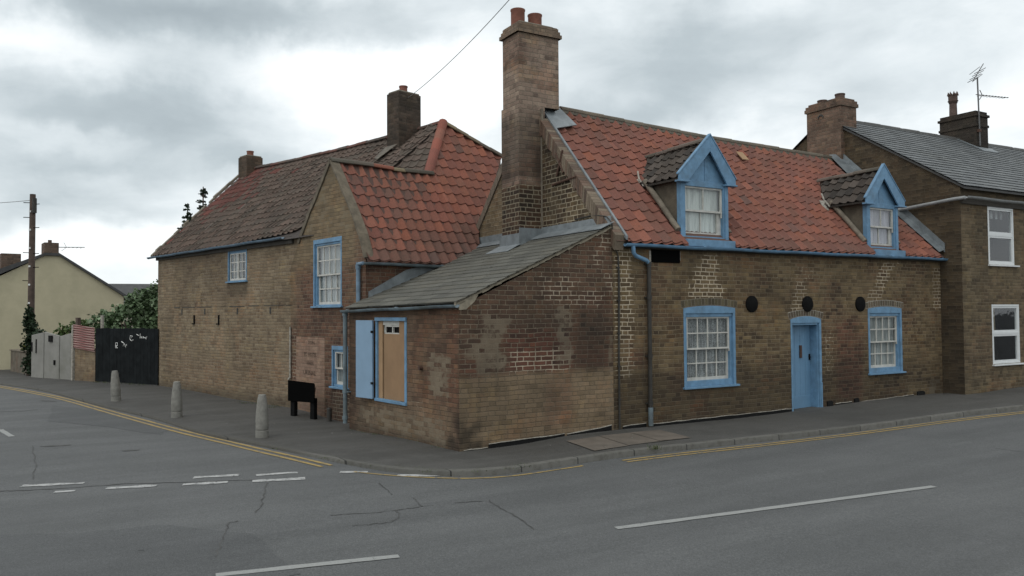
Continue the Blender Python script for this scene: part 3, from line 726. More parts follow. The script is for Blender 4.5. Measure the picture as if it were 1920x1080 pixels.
# ------------------------------------------------------------------ windows
def sash(th, F3, x0, x1, z0, z1, cols=4, rows=4, frame=.07, arch=0., rec=.05, cur=M_net, sill=True, fm=M_blue, sm=M_white, bar=.022, twocase=False, blind_split=None, label=None, sillw=.05, offs_low=.03, depth=.1, liner=.0):
    """sash window in opening x0..x1, z0..z1 (outer size of the blue box frame); F3 maps (x,y,z) local; y into the wall"""
    def X(mb): mb.v = [F3 @ p for p in mb.v]; return mb
    mb = MB()
    if arch:
        n_ = 12; top = [V(lerp(x0, x1, k/n_), -.006, z1+arch*(1-(2*k/n_-1)**2)) for k in range(n_+1)]
        mb.prism([V(x0, -.006, z1-frame*.9)]+top+[V(x1, -.006, z1-frame*.9)], (0, .05, 0))
    else: mb.box(x0, x1, -.006, depth, z1-frame, z1)
    mb.box(x0, x0+frame*.55, -.006, depth, z0, z1-frame*(.9 if arch else 1)); mb.box(x1-frame*.55, x1, -.006, depth, z0, z1-frame*(.9 if arch else 1))
    mb.box(x0+frame*.55, x0+frame, .035, depth, z0, z1-frame); mb.box(x1-frame, x1-frame*.55, .035, depth, z0, z1-frame)
    mb.box(x0+frame*.55, x1-frame*.55, .02, depth, z1-frame*1.5, z1-frame*.9)
    k = dict(label=label) if label else {}
    w_ = part(X(mb), 'window', fm, th, bev=.003, **k)
    a, b = x0+frame, x1-frame; c, d = z0+(sillw if sill else frame), z1-frame*1.5
    if sill:
        mb = MB().box(x0-.03, x1+.05, -.055, depth, z0-.005, z0+.03).box(x0+frame*.55, x1-frame*.55, .02, depth, z0+.03, c)
        sub(X(mb), 'sill', fm, w_, bev=.003)
    st = .036; mid = (c+d)/2; y = rec; mb = MB()
    if twocase:
        xm = (a+b)/2
        for (p, q) in ((a, xm), (xm, b)):
            mb.box(p, p+st*.8, y, y+.035, c, d); mb.box(q-st*.8, q, y, y+.035, c, d)
            mb.box(p+st*.8, q-st*.8, y, y+.035, d-st*.8, d); mb.box(p+st*.8, q-st*.8, y, y+.035, c, c+st*1.2)
            mb.box((p+q)/2-bar/2, (p+q)/2+bar/2, y+.008, y+.03, c+st*1.2, d-st*.8)
            for k in (1, 2): zz = lerp(c, d, k/3); mb.box(p+st*.8, q-st*.8, y+.006, y+.029, zz-bar/2, zz+bar/2)
    else:
        R_ = rows//2 if rows > 1 else 1
        for (z_a, z_b, yy, br) in ((mid-.015, d, y, .03), (c, mid+.015, y+.04, .055)):
            mb.box(a, a+st, yy, yy+.036, z_a, z_b); mb.box(b-st, b, yy, yy+.036, z_a, z_b)
            mb.box(a+st, b-st, yy, yy+.036, z_b-st*.8, z_b); mb.box(a+st, b-st, yy, yy+.036, z_a, z_a+br)
            for k in range(1, cols): xx = lerp(a+st, b-st, k/cols); mb.box(xx-bar/2, xx+bar/2, yy+.008, yy+.03, z_a+br, z_b-st*.8)
            for k in range(1, R_): zz = lerp(z_a+br, z_b-st*.8, k/R_); mb.box(a+st, b-st, yy+.006, yy+.029, zz-bar/2, zz+bar/2)
        mb.box(b-.02, b-.002, y-.004, y+.03, mid-.06, mid-.015)
    sub(X(mb), 'sash', sm, w_)
    gy = y+.02
    if twocase: mb = MB().box(a+.01, b-.01, gy, gy+.004, c+.01, d-.01)
    else: mb = MB().box(a+.01, b-.01, y+.018, y+.022, mid, d-.01).box(a+.01, b-.01, y+.058, y+.062, c+.01, mid)
    sub(X(mb), 'pane', M_glass, w_)
    if cur:
        # folded cloth sheet
        mb = MB(); n_ = 60; cx0, cx1 = a, b
        cy = y+.085
        vs = []
        for k in range(n_+1):
            xx = lerp(cx0, cx1, k/n_); yy = cy+.012*sin(k*1.9)+.008*sin(k*.7+1)
            vs += [V(xx, yy, c-.02), V(xx, yy, d+.02)]
        mb.add(vs, [(2*k, 2*k+2, 2*k+3, 2*k+1) for k in range(n_) if blind_split is None or not (blind_split[0] < k/n_ < blind_split[1])])
        sub(X(mb), 'curtain', cur, w_, smooth=True)
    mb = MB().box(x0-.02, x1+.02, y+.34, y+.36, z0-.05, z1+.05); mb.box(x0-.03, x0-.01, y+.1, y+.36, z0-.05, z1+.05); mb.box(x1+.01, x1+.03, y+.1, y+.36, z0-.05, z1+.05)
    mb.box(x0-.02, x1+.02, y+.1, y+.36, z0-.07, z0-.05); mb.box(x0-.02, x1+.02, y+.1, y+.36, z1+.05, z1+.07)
    sub(X(mb), 'dark_backing', M_dark, w_)  # added near-black box standing for the unlit room, stops light leaks
    return w_
def archbricks(th, F3, xc, hw, z0, rise, nb=15, bh=.11, mat=M_archb, cols=None, bright=.5):
    mb = MB(); mo = MB()
    R = (hw*hw+rise*rise)/(2*rise); zc = z0+rise-R; a0 = math.asin(min(hw*1.04/R, 1))
    for k in range(nb):
        t0 = -a0+2*a0*(k+.08)/nb; t1 = -a0+2*a0*(k+.92)/nb; y = -.004
        p = [V(xc+sin(t)*rr, y, zc+cos(t)*rr) for rr, t in ((R+.008, t0), (R+.008, t1), (R+bh, t1), (R+bh, t0))]
        mb.prism([F3 @ q for q in p], F3.to_3x3() @ V(0, .02, 0), jit(pick(cols or [(.10,.08,.05),(.13,.10,.065),(.08,.06,.04),(.15,.12,.08)]), .2))
    m = 14; lo = []; hi = []
    for k in range(m+1):
        tt = -a0+2*a0*k/m; lo.append(V(xc+sin(tt)*R, -.002, zc+cos(tt)*R)); hi.append(V(xc+sin(tt)*(R+bh+.01), -.002, zc+cos(tt)*(R+bh+.01)))
    for k in range(m): mo.prism([F3 @ q for q in (lo[k], lo[k+1], hi[k+1], hi[k])], F3.to_3x3() @ V(0, .015, 0))
    a = part(mb, 'brick_arch', mat, th)
    sub(mo, 'mortar', M_limeline if bright > .5 else M_mortar, a)
    return a
def gutter(th, P, Q, mat, r=.055, name='gutter', n=8):
    P = Vector(P); Q = Vector(Q); dr = (Q-P).normalized(); sd_ = dr.cross(V(0,0,1)).normalized(); mb = MB(); m = 9; vs = []
    segs = max(2, int((Q-P).length/.5))
    for i in range(segs+1):
        p = P.lerp(Q, i/segs)+V(0, 0, .006*sin(i*1.7))
        for k in range(m): a = pi+pi*k/(m-1); vs.append(p+sd_*cos(a)*r+V(0,0,1)*sin(a)*r)
        for k in range(m): a = 2*pi-pi*k/(m-1); vs.append(p+sd_*cos(a)*r*.86+V(0,0,1)*sin(a)*r*.86)
    N_ = 2*m
    mb.add(vs, [(i*N_+k, i*N_+(k+1) % N_, (i+1)*N_+(k+1) % N_, (i+1)*N_+k) for i in range(segs) for k in range(N_)]+[list(range(N_))[::-1], [segs*N_+k for k in range(N_)]])
    for i in range(1, int((Q-P).length/1.8)+1):
        p = P+dr*(i*1.8)
        if (p-P).length < (Q-P).length-.1: mb.tube([p-dr*.03-V(0,0,r*.45), p+dr*.03-V(0,0,r*.45)], r*.66, 12)
    return part(mb, name, mat, th, smooth=True)
# ================================================================== COTTAGE (frame FA: x along main street, y into the building)
cot = thing('cottage', FA, 'low brown brick cottage with two blue dormers, blue door and red pantile roof', 'cottage')
RS = 1.06            # roof slope dz/dy
def rz(y): return 1.2+(y+.15)*RS
W1 = (1.56, 2.83, -1.36, .065); W2 = (6.69, 7.84, -1.34, .04); DR = (4.32, 5.21, -2.3, -.16)
def maskA(x, z):
    tri1 = 1-sst(abs(x-2.1-.12*(z-.5)+.14*fbm(x, z, 1, 4)), *( (.12+.5*max(0, 1.0-z)*.72, .22+.5*max(0, 1.0-z)*.72) ))
    tri1 *= sst(z, .12, .16)*(1-sst(z, .98, 1.08))
    tri2 = (1-sst(abs(x-4.62+.1*fbm(x, z, 2, 4)), .08+.3*max(0, .65-z), .18+.3*max(0, .65-z)))*sst(z, -.15, -.1)*(1-sst(z, .55, .7))
    cx = lerp(6.78, 7.4, min(max((z-.1)/.85, 0), 1)); tri3 = (1-sst(abs(x-cx+.12*fbm(x, z, 4, 4)), .17, .27))*sst(z, .0, .1)*(1-sst(z, .98, 1.08))
    q = (1-sst(x+.08*fbm(x*.1, z, 2, 6.), .38, .5))*sst(x, -.05, .1)*sst(z, -1.25, -1.0)
    e = sst(x, 8.95, 9.0)*sst(z, -.1, .1)*(1-sst(z, .9, 1.0))
    bw = boxm(x, z, 6.5, 7.9, -1.85, -1.42)*.35; rd = boxm(x, z, 5.24, 5.6, -1.3, -.45)*.55
    gen = .16+.2*sst(fbm(x*.5, z, 5., 2.), .1, .5)*sst(z, -.6, .2)+.12*sst(z, .2, .6)
    fl = .8*boxm(x, z, -.02, .75, -1.95, -1.5)*0+.5*sst(fbm(x, z, 77., 7.), .35, .5)*sst(1.2-z, 0, .3)*.3
    m = max(gen, tri1*.95, tri2*.8, tri3*.95, q*.85, e*.8, bw, rd, fl)
    if z > 1.05: m *= .3
    sm = max(boxm(x, z, 8.75, 9.3, -2.3, -1.5, .1)*.9, .45*sst(fbm(x, z, 31., 1.6), .38, .6), .5*boxm(x, z, .05, .65, -2., -1.78)*.8)
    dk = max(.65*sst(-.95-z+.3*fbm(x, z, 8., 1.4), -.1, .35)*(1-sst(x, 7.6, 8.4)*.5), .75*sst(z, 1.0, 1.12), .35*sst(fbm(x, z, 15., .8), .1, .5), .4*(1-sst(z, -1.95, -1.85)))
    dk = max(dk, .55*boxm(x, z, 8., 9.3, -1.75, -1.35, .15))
    red = max(.8*boxm(x, z, 5.65, 6.5, -1.85, -.15, .12, .1), .6*boxm(x, z, .3, .7, -.95, -.65, .1), .3*sst(fbm(x, z, 55., 1.3), .2, .5))
    buff = .6*sst(fbm(x, z, 61., .8), .15, .5)*(1-sst(abs(z+.1), .8, 1.4))+.5*boxm(x, z, 7.9, 9.2, -1.15, -.7, .2)
    pl = max(.55*boxm(x, z, 5.65, 6.5, -1.85, -.15, .12, .1), .4*sst(fbm(x, z, 91., 1.5), .1, .4)*(1-max(tri1, tri2, tri3, q)))
    return (m, sm, dk, red, min(buff, 1), pl)
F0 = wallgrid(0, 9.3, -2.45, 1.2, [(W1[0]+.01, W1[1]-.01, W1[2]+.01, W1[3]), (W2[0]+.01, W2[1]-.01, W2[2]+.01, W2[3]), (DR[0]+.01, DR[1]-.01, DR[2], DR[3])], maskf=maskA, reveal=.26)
def plainmask(*a): return (.2, .1, .2, 0, 0, .2)
def closed(o, fn=plainmask): o.mask = [fn(p.x, p.y, p.z) for p in o.v]; return o
# rear wall and far gable so that the building is whole
rear = closed(MB().quad(V(0,5.35,-2.45), V(9.3,5.35,-2.45), V(9.3,5.35,1.2), V(0,5.35,1.2)).add([V(9.3,0,-2.45), V(9.3,5.35,-2.45), V(9.3,5.35,1.2), V(9.3,2.6,4.05), V(9.3,0,1.2)], [(0,1,2,3,4)]))
def gmask(y, z):
    m = .75-.45*sst(z, 2.2, 3.6)+.25*fbm(y, z, 3., 2.); m = max(.25, min(1, m))
    dk = .5*sst(fbm(y, z, 14., 1.5), -.1, .4)*(1-sst(y, .9, .3))+.45*sst(z, 1.9, 2.3)*sst(y, 1.4, 2.2)*0
    dk = max(dk, .45*sst(y, 1.0, 1.8)*(1-sst(y, 2.3, 2.6)))
    buff = .9*sst(y, 2.9, 3.2)+.5*(1-sst(y, .5, 1.1)); sm = .25*sst(fbm(y, z, 22., 2.5), .2, .5)
    return (m, sm, min(dk, 1), .15*sst(fbm(y, z, 1., 3.), .1, .4), min(buff, 1), .15)
G0 = wallgrid(-.0, 5.35, 1.0, 4.3, plane='y', at=0., poly=[(0, .95), (5.35, .95), (5.35, 1.2), (2.66, 4.17), (0, 1.24)], maskf=gmask)
wall = merge(merge(F0, rear), G0)
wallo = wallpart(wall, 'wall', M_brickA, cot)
wallo.data.materials.append(M_brickG)
for p in wallo.data.polygons:
    if abs(p.normal.x) > .9 and p.center.x < .05: p.material_index = 1
# underside sheet of the roof
def sagA(x, y): return (-.028*x - .05*sin(pi*min(max(x/9.3, 0), 1)) + .012*fbm(x, y, 3., .8))*min(max((y+.15)/2.75, 0), 1)
mb = MB(); n_ = 20
for y0, y1, sgn in ((-.12, 2.62, 1), (5.45, 2.62, 1)):
    for i in range(n_):
        a = lerp(.0, 9.3, i/n_); b = lerp(.0, 9.3, (i+1)/n_)
        def zz(x, y): yy = y if y < 2.62 else 5.24-y; return rz(yy)-.045+sagA(x, yy)
        mb.add([V(a, y0, zz(a, y0)), V(b, y0, zz(b, y0)), V(b, y1, zz(b, y1)), V(a, y1, zz(a, y1))], [(0,1,2,3)], (.12,.07,.055))
roofo = part(mb, 'roof', M_tile, cot, recalc=False)
Us = V(0, 1, RS).normalized(); SL = sqrt(1+RS*RS)
def s_of(y): return (y+.15)*SL
def warpA(p, e, s): p.z += sagA(p.x, p.y); return p
D1 = (1.56, 2.73); D2 = (6.77, 7.83); top = s_of(2.6)
T = MB(); T.c = []
for poly in [[(.2, -.04), (1.56, -.04), (1.56, top), (.2, top)], [(1.56, s_of(.98)), (2.73, s_of(.98)), (2.73, top), (1.56, top)], [(2.73, -.04), (6.77, -.04), (6.77, top), (2.73, top)],
             [(6.77, s_of(.9)), (7.83, s_of(.9)), (7.83, top), (6.77, top)], [(7.83, -.04), (9.12, -.04), (8.88, top), (7.83, top)]]:
    # keep one tile lattice over all five fields
    random.seed(31)
    t_ = tiles(V(0, -.15, 1.2), V(1, 0, 0), Us, poly, .232, .283, col_cott, warpA)
    T.add(t_.v, t_.f); T.c[-len(t_.f):] = t_.c
sub(T, 'pantiles', M_tile, roofo, recalc=False)
random.seed(5)
# odd pale patch tile
mb = MB(); p = V(5.31, 2.09, rz(2.09)+.07+sagA(5.3, 2.09)); e_ = V(1,0,0); mb.prism([p-e_*.1-Us*.14, p+e_*.1-Us*.14, p+e_*.1+Us*.14, p-e_*.1+Us*.14], (0, -.01, .012))
sub(mb, 'repair_patch', M_ply2, roofo)
def ridge_sag(fn):
    pass
mbR = []
for i in range(8):
    x0 = lerp(.75, 9.15, i/8); x1 = lerp(.75, 9.15, (i+1)/8)
    a = V(x0, 2.62, rz(2.62)+sagA(x0, 2.6)-.015); b = V(x1, 2.62, rz(2.62)+sagA(x1, 2.6)-.015)
    mbR.append((a, b))
big = MB()
def collect(mb, name, mat, parent, smooth=True): big.add(mb.v, mb.f); big.c[-len(mb.f):] = mb.c; return None
for a, b in mbR: ridge(a, b, .085, M_tiledark, roofo, collect, cols=[(.15,.13,.10),(.12,.105,.08),(.17,.14,.105)])
# mortar bed under the ridge tiles
for a, b in mbR: big.prism([a+V(0,-.1,-.09), a+V(0,.1,-.09), a+V(0,.07,.0), a+V(0,-.07,.0)], b-a, (.13,.115,.09))
sub(big, 'ridge_tiles', M_tiledark, roofo, recalc=True)
# verge: tumbled brick coping on the west gable and lead strip
mb = MB()
for i in range(44):
    f0, f1 = i/44, (i+1)/44; y0 = lerp(-.12, 2.2, f0); y1 = lerp(-.12, 2.2, f1)-.006
    w0 = .2+.03*random.uniform(-1, 1)
    mb.prism([V(-.03+random.uniform(-.006, .006), y0, rz(y0)+.055), V(-.03, y1, rz(y1)+.055), V(-.03, y1+w0*.2, rz(y1)-w0), V(-.03, y0+w0*.2, rz(y0)-w0)], (.2, 0, 0), jit(pick([(.17,.115,.085),(.14,.09,.065),(.19,.15,.11),(.12,.085,.065)]), .15))
part(mb, 'verge_coping', M_archb, cot)
mb = MB()
for i in range(16):
    y0 = lerp(2.95, 5.3, i/16); y1 = lerp(2.95, 5.3, (i+1)/16)-.01; zb = lambda y: rz(5.24-y)
    mb.prism([V(-.03, y0, zb(y0)+.05), V(-.03, y1, zb(y1)+.05), V(-.03, y1-.03, zb(y1)-.13), V(-.03, y0-.03, zb(y0)-.13)], (.2, 0, 0), jit((.19,.155,.12), .1))
part(mb, 'verge_coping', M_archb, cot)
mb = MB(); mb.prism([V(.165, -.16, rz(-.16)+.02), V(.165, 2.3, rz(2.3)+.03), V(.165, 2.3, rz(2.3)+.1), V(.165, -.16, rz(-.16)+.085)], (.045, 0, 0))
mb.prism([V(.2, 1.95, rz(1.95)+.075), V(.78, 2.1, rz(2.1)+.075), V(.62, 2.5, rz(2.5)+.08), V(.2, 2.5, rz(2.5)+.08)], (0, -.012, .012))
part(mb, 'lead_flashing', M_lead, cot)
# lead against the neighbour
mb = MB(); Y = [-.12, .3, .7, 1.1, 1.5, 1.9, 2.3, 2.62]; wv_ = [.10, .12, .14, .16, .26, .34, .28, .22]
for i in range(len(Y)-1):
    a, b = Y[i], Y[i+1]; za = rz(a)+.075+sagA(9.1, a); zb = rz(b)+.075+sagA(9.1, b)
    mb.prism([V(9.3-wv_[i]-.12, a, za), V(9.3, a, za+.05), V(9.3, b, zb+.05), V(9.3-wv_[i+1]-.12, b, zb)], (0, 0, .012))
    mb.prism([V(9.285, a, za), V(9.285, b, zb), V(9.285, b, zb+.2), V(9.285, a, za+.2)], (.03, 0, 0))
part(mb, 'lead_flashing', M_lead, cot, smooth=True)
# main chimney stack
def chim_mask(x, y, z):
    n = fbm(x+y, z, 8., 2.)
    dk = .65*(1-sst(z, 3.6, 3.9))*sst(z, 2.5, 2.6)+.3*sst(n, .1, .5)
    m = .95*(1-sst(z, 2.35, 2.5))+.12; 
    dk = max(dk, .55*(1-sst(z, 2.35, 2.45)))
    return (m, .25*sst(n, 0., .4), dk, .45*sst(fbm(x, z, 44., 1.4), .0, .4), .0, .3)
def boxgrid(x0, x1, y0, y1, z0, z1, fn, st=.09):
    mb = MB(); mb.mask = []
    nz = max(1, int((z1-z0)/st))
    for (ax, ay, bx, by) in ((x0,y0,x1,y0),(x1,y0,x1,y1),(x1,y1,x0,y1),(x0,y1,x0,y0)):
        L_ = sqrt((bx-ax)**2+(by-ay)**2); nn = max(1, int(L_/st)); o = len(mb.v)
        for i in range(nn+1):
            for j in range(nz+1):
                p = V(lerp(ax, bx, i/nn), lerp(ay, by, i/nn), lerp(z0, z1, j/nz)); mb.v.append(p); mb.mask.append(fn(p.x, p.y, p.z))
        mb.f += [[o+i*(nz+1)+j, o+(i+1)*(nz+1)+j, o+(i+1)*(nz+1)+j+1, o+i*(nz+1)+j+1] for i in range(nn) for j in range(nz)]; mb.c += [None]*(nn*nz)
    o = len(mb.v)
    for p in ((x0,y0,z1),(x1,y0,z1),(x1,y1,z1),(x0,y1,z1)): mb.v.append(V(*p)); mb.mask.append(fn(*p))
    mb.f.append([o, o+1, o+2, o+3]); mb.c.append(None)
    return mb
cb = boxgrid(-.47, .44, 2.2, 2.8, 3.95, 5.33, chim_mask); merge(cb, boxgrid(-.485, .1, 2.185, 2.84, .9, 3.96, chim_mask))
capm = lambda x, y, z: (.1, .5, .35, 0, .3, .3)
merge(cb, boxgrid(-.52, .49, 2.15, 2.85, 5.33, 5.40, capm)); merge(cb, boxgrid(-.495, .465, 2.175, 2.825, 5.40, 5.465, capm)); merge(cb, boxgrid(-.47, .44, 2.2, 2.8, 5.465, 5.53, capm))
ch = wallpart(cb, 'chimney', M_brickC, cot)
chc = ch.data; chc.materials.append(M_brickG)
for p in chc.polygons:
    if p.center.z-(-2.) and p.center.z+(-2.) < 1e9 and (p.center.z-2.) < 2.45: p.material_index = 1
mb = MB().prism([V(-.46, 2.21, 5.53), V(.43, 2.21, 5.53), V(.43, 2.79, 5.53), V(-.46, 2.79, 5.53)], (0, 0, .02)).prism([V(-.4, 2.27, 5.55), V(.37, 2.27, 5.55), V(.37, 2.73, 5.55), V(-.4, 2.73, 5.55)], (0, 0, .035))
sub(mb, 'flaunching', M_mortar, ch, bev=.01)
for cx_, hh in ((-.3, .3), (.09, .27)):
    sub(MB().lathe([(.135, 5.55), (.135, 5.56+hh*.9), (.145, 5.57+hh*.92), (.145, 5.57+hh), (.12, 5.57+hh), (.12, 5.57+hh*.6)], (cx_, 2.5, 0), 22), 'chimney_pot', M_pot, ch, smooth=True)
sub(MB().box(-.004, .03, 2.13, 2.18, 1.55, 3.9), 'joint_fillet', M_mortar, ch)
# tie irons on the gable
mb = MB()
for a, b in (((-.03, 1.62, 2.95), (-.03, 1.38, 2.55)), ((-.03, 1.40, 2.97), (-.03, 1.60, 2.53))): mb.tube([a, b], .022, 6)
mb.tube([(-.03, 1.75, 2.38), (-.03, .98, 2.42)], .022, 6)
part(mb, 'wall_tie', M_iron, cot)
mb = MB(); mb.box(-.012, .005, 4.7, 5.36, 1.35, 1.5)
# cable down the facade corner and round the flashing
mb = MB(); mb.tube([(-.012, 1.05, 1.66), (-.02, .5, 1.68), (-.03, .12, 1.62), (-.02, -.02, 1.5), (.0, -.025, 1.3), (.03, -.025, 1.1), (.1, -.025, .95), (.115, -.025, .6), (.1, -.02, -.8), (.1, -.02, -2.)], [.011]*7+[.018]*3, 6)
for zz_ in (.75, .2, -.35, -.9, -1.45): mb.box(.075, .135, -.035, 0, zz_-.01, zz_+.01)
part(mb, 'cable', M_dkpipe, cot)
# eaves board, gutter and downpipe
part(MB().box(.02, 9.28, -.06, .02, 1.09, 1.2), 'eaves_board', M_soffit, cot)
gutter(cot, (.16, -.14, 1.15), (9.48, -.14, 1.16), M_blue, .052)
mb = MB(); mb.tube([(.33, -.14, 1.12), (.34, -.14, 1.0), (.40, -.12, .95), (.68, -.07, .88), (.735, -.06, .83), (.735, -.06, .78)], .036, 10)
part(mb, 'downpipe', M_blue, cot, smooth=True, label='blue swan neck of the downpipe')
mb = MB(); mb.tube([(.735, -.06, .86), (.735, -.06, -1.95)], .036, 10)
for zz_ in (.82, .25, -.75, -1.55): mb.tube([(.735, -.06, zz_-.035), (.735, -.06, zz_+.035)], .046, 10); mb.box(.67, .8, -.04, 0, zz_-.01, zz_+.01)
part(mb, 'downpipe', M_dkpipe, cot, smooth=True)
part(MB().tube([(.735, -.065, -1.62), (.735, -.065, -1.93)], .042, 10), 'downpipe_shoe', M_bluegrey, cot, smooth=True)
# iron wall plates
for x_ in (3.26, 4.81, 6.44):
    mb = MB(); mb.lathe([(.155, 0), (.155, .022), (.145, .03), (.02, .032)], n=28); mb.xf(Matrix.Translation((x_, 0, .14)) @ Matrix.Rotation(radians(90), 4, 'X'))
    part(mb, 'wall_plate', M_black, cot, smooth=True)
# ground-floor windows and arches
w_ = sash(cot, I4, W1[0], W1[1], W1[2], W1[3], 4, 4, frame=.105, arch=.045, rec=.05, cur=M_lace, label='wide sash window with lace curtains', sillw=.13)
archbricks(cot, I4, 2.195, .65, .07, .05, 17, .12, cols=[(.10,.085,.05),(.12,.10,.06),(.085,.07,.045)], bright=.2)
w_ = sash(cot, I4, W2[0], W2[1], W2[2], W2[3], 4, 4, frame=.105, arch=.045, rec=.05, cur=M_net, label='narrower sash window with plain net curtains', sillw=.13)
archbricks(cot, I4, 7.265, .6, .045, .05, 16, .12, cols=[(.10,.085,.06),(.14,.11,.075),(.085,.065,.045)], bright=.8)
archbricks(cot, I4, 4.765, .47, -.155, .055, 14, .12, cols=[(.11,.09,.06),(.14,.12,.085),(.09,.07,.05)], bright=.8)
# door
mb = MB(); n_ = 10
top_ = [V(lerp(DR[0]-.0, DR[1]+.0, k/n_), -.008, -.16+.06*(1-(2*k/n_-1)**2)) for k in range(n_+1)]
mb.prism([V(DR[0], -.008, -.235)]+top_+[V(DR[1], -.008, -.235)], (0, .06, 0))
mb.box(DR[0], DR[0]+.045, -.008, .24, -2.05, -.235); mb.box(DR[1]-.06, DR[1], -.008, .24, -2.05, -.235); mb.box(DR[1]-.085, DR[1]-.06, .03, .24, -2.05, -.235); mb.box(DR[0]+.045, DR[1]-.085, .012, .24, -.275, -.235)
mb.box(DR[1]-.045, DR[1]-.002, -.02, -.008, -2.02, -1.42)
df = part(mb, 'door_frame', M_blue, cot, bev=.004)
mb = MB()
for k in range(5):
    a = lerp(DR[0]+.045, DR[1]-.085, k/5); b = lerp(DR[0]+.045, DR[1]-.085, (k+1)/5); mb.box(a+.0015, b-.0015, .205, .24, -1.96, -.275)
mb.box(DR[0]+.045, DR[1]-.085, .195, .205, -1.96, -1.68)
dp_ = part(mb, 'door', simple('blue door paint', (.13,.25,.38), .5, .08, 3., .4, .003, 18., dirt=(.08,.15,.22), dirtamt=.45), cot, bev=.003)
sub(MB().box(4.80, 4.86, .178, .206, -.93, -.68), 'letterbox', M_iron, dp_, bev=.004)
sub(MB().box(5.075, 5.1, .18, .205, -.98, -.86).tube([(5.085, .2, -.92), (5.085, .16, -.92)], .012, 8), 'latch', M_black, dp_)
part(MB().box(DR[0], DR[1]-.06, -.06, .24, -2.2, -1.955), 'doorstep', M_blue, cot, bev=.01)
# damp strip with broken lime edge along the foot of the wall
mb = MB(); ml = MB()
def base_line(mb, ml, F, x0, x1, z0, z1, h0, h1, y=-.012):
    n_ = max(3, int((x1-x0)/.18)); P = []
    for k in range(n_+1):
        f = k/n_; x = lerp(x0, x1, f); P.append((x, lerp(z0, z1, f), lerp(h0, h1, f)+random.uniform(-.006, .006)))
    for (xa, za, ha), (xb, zb, hb) in zip(P, P[1:]):
        mb.prism([V(xa, y, za-.25), V(xb, y, zb-.25), V(xb, y, zb+hb), V(xa, y, za+ha)], (0, .02, 0))
        if True:
            ta, tb = random.uniform(.006, .014), random.uniform(.006, .014)
            ml.prism([V(xa, y-.004, za+ha), V(xb, y-.004, zb+hb), V(xb, y-.004, zb+hb+tb), V(xa, y-.004, za+ha+ta)], (0, .02, 0))
base_line(mb, ml, FA, .18, .68, -1.955, -1.95, .05, .06); base_line(mb, ml, FA, .8, 4.3, -1.95, -1.925, .035, .04); base_line(mb, ml, FA, 5.6, 6.1, -1.92, -1.91, .05, .05); base_line(mb, ml, FA, 6.4, 8.2, -1.91, -1.88, .03, .04)
o1 = part(mb, 'damp_course', M_tar, cot); sub(ml, 'lime_edge', M_limeline, o1)
mb = MB()
for x_, w2_ in ((5.42, .16), (6.25, .14), (8.45, .26)):
    zg = lerp(-1.95, -1.86, x_/9.3); mb.prism([V(x_-w2_/2, -.03, zg-.05), V(x_+w2_/2, -.03, zg-.05), V(x_+w2_/2, -.03, zg+.07), V(x_+w2_*.3, -.03, zg+.1), V(x_-w2_/2, -.03, zg+.09)], (0, .05, 0))
part(mb, 'air_vent', M_tar, cot)
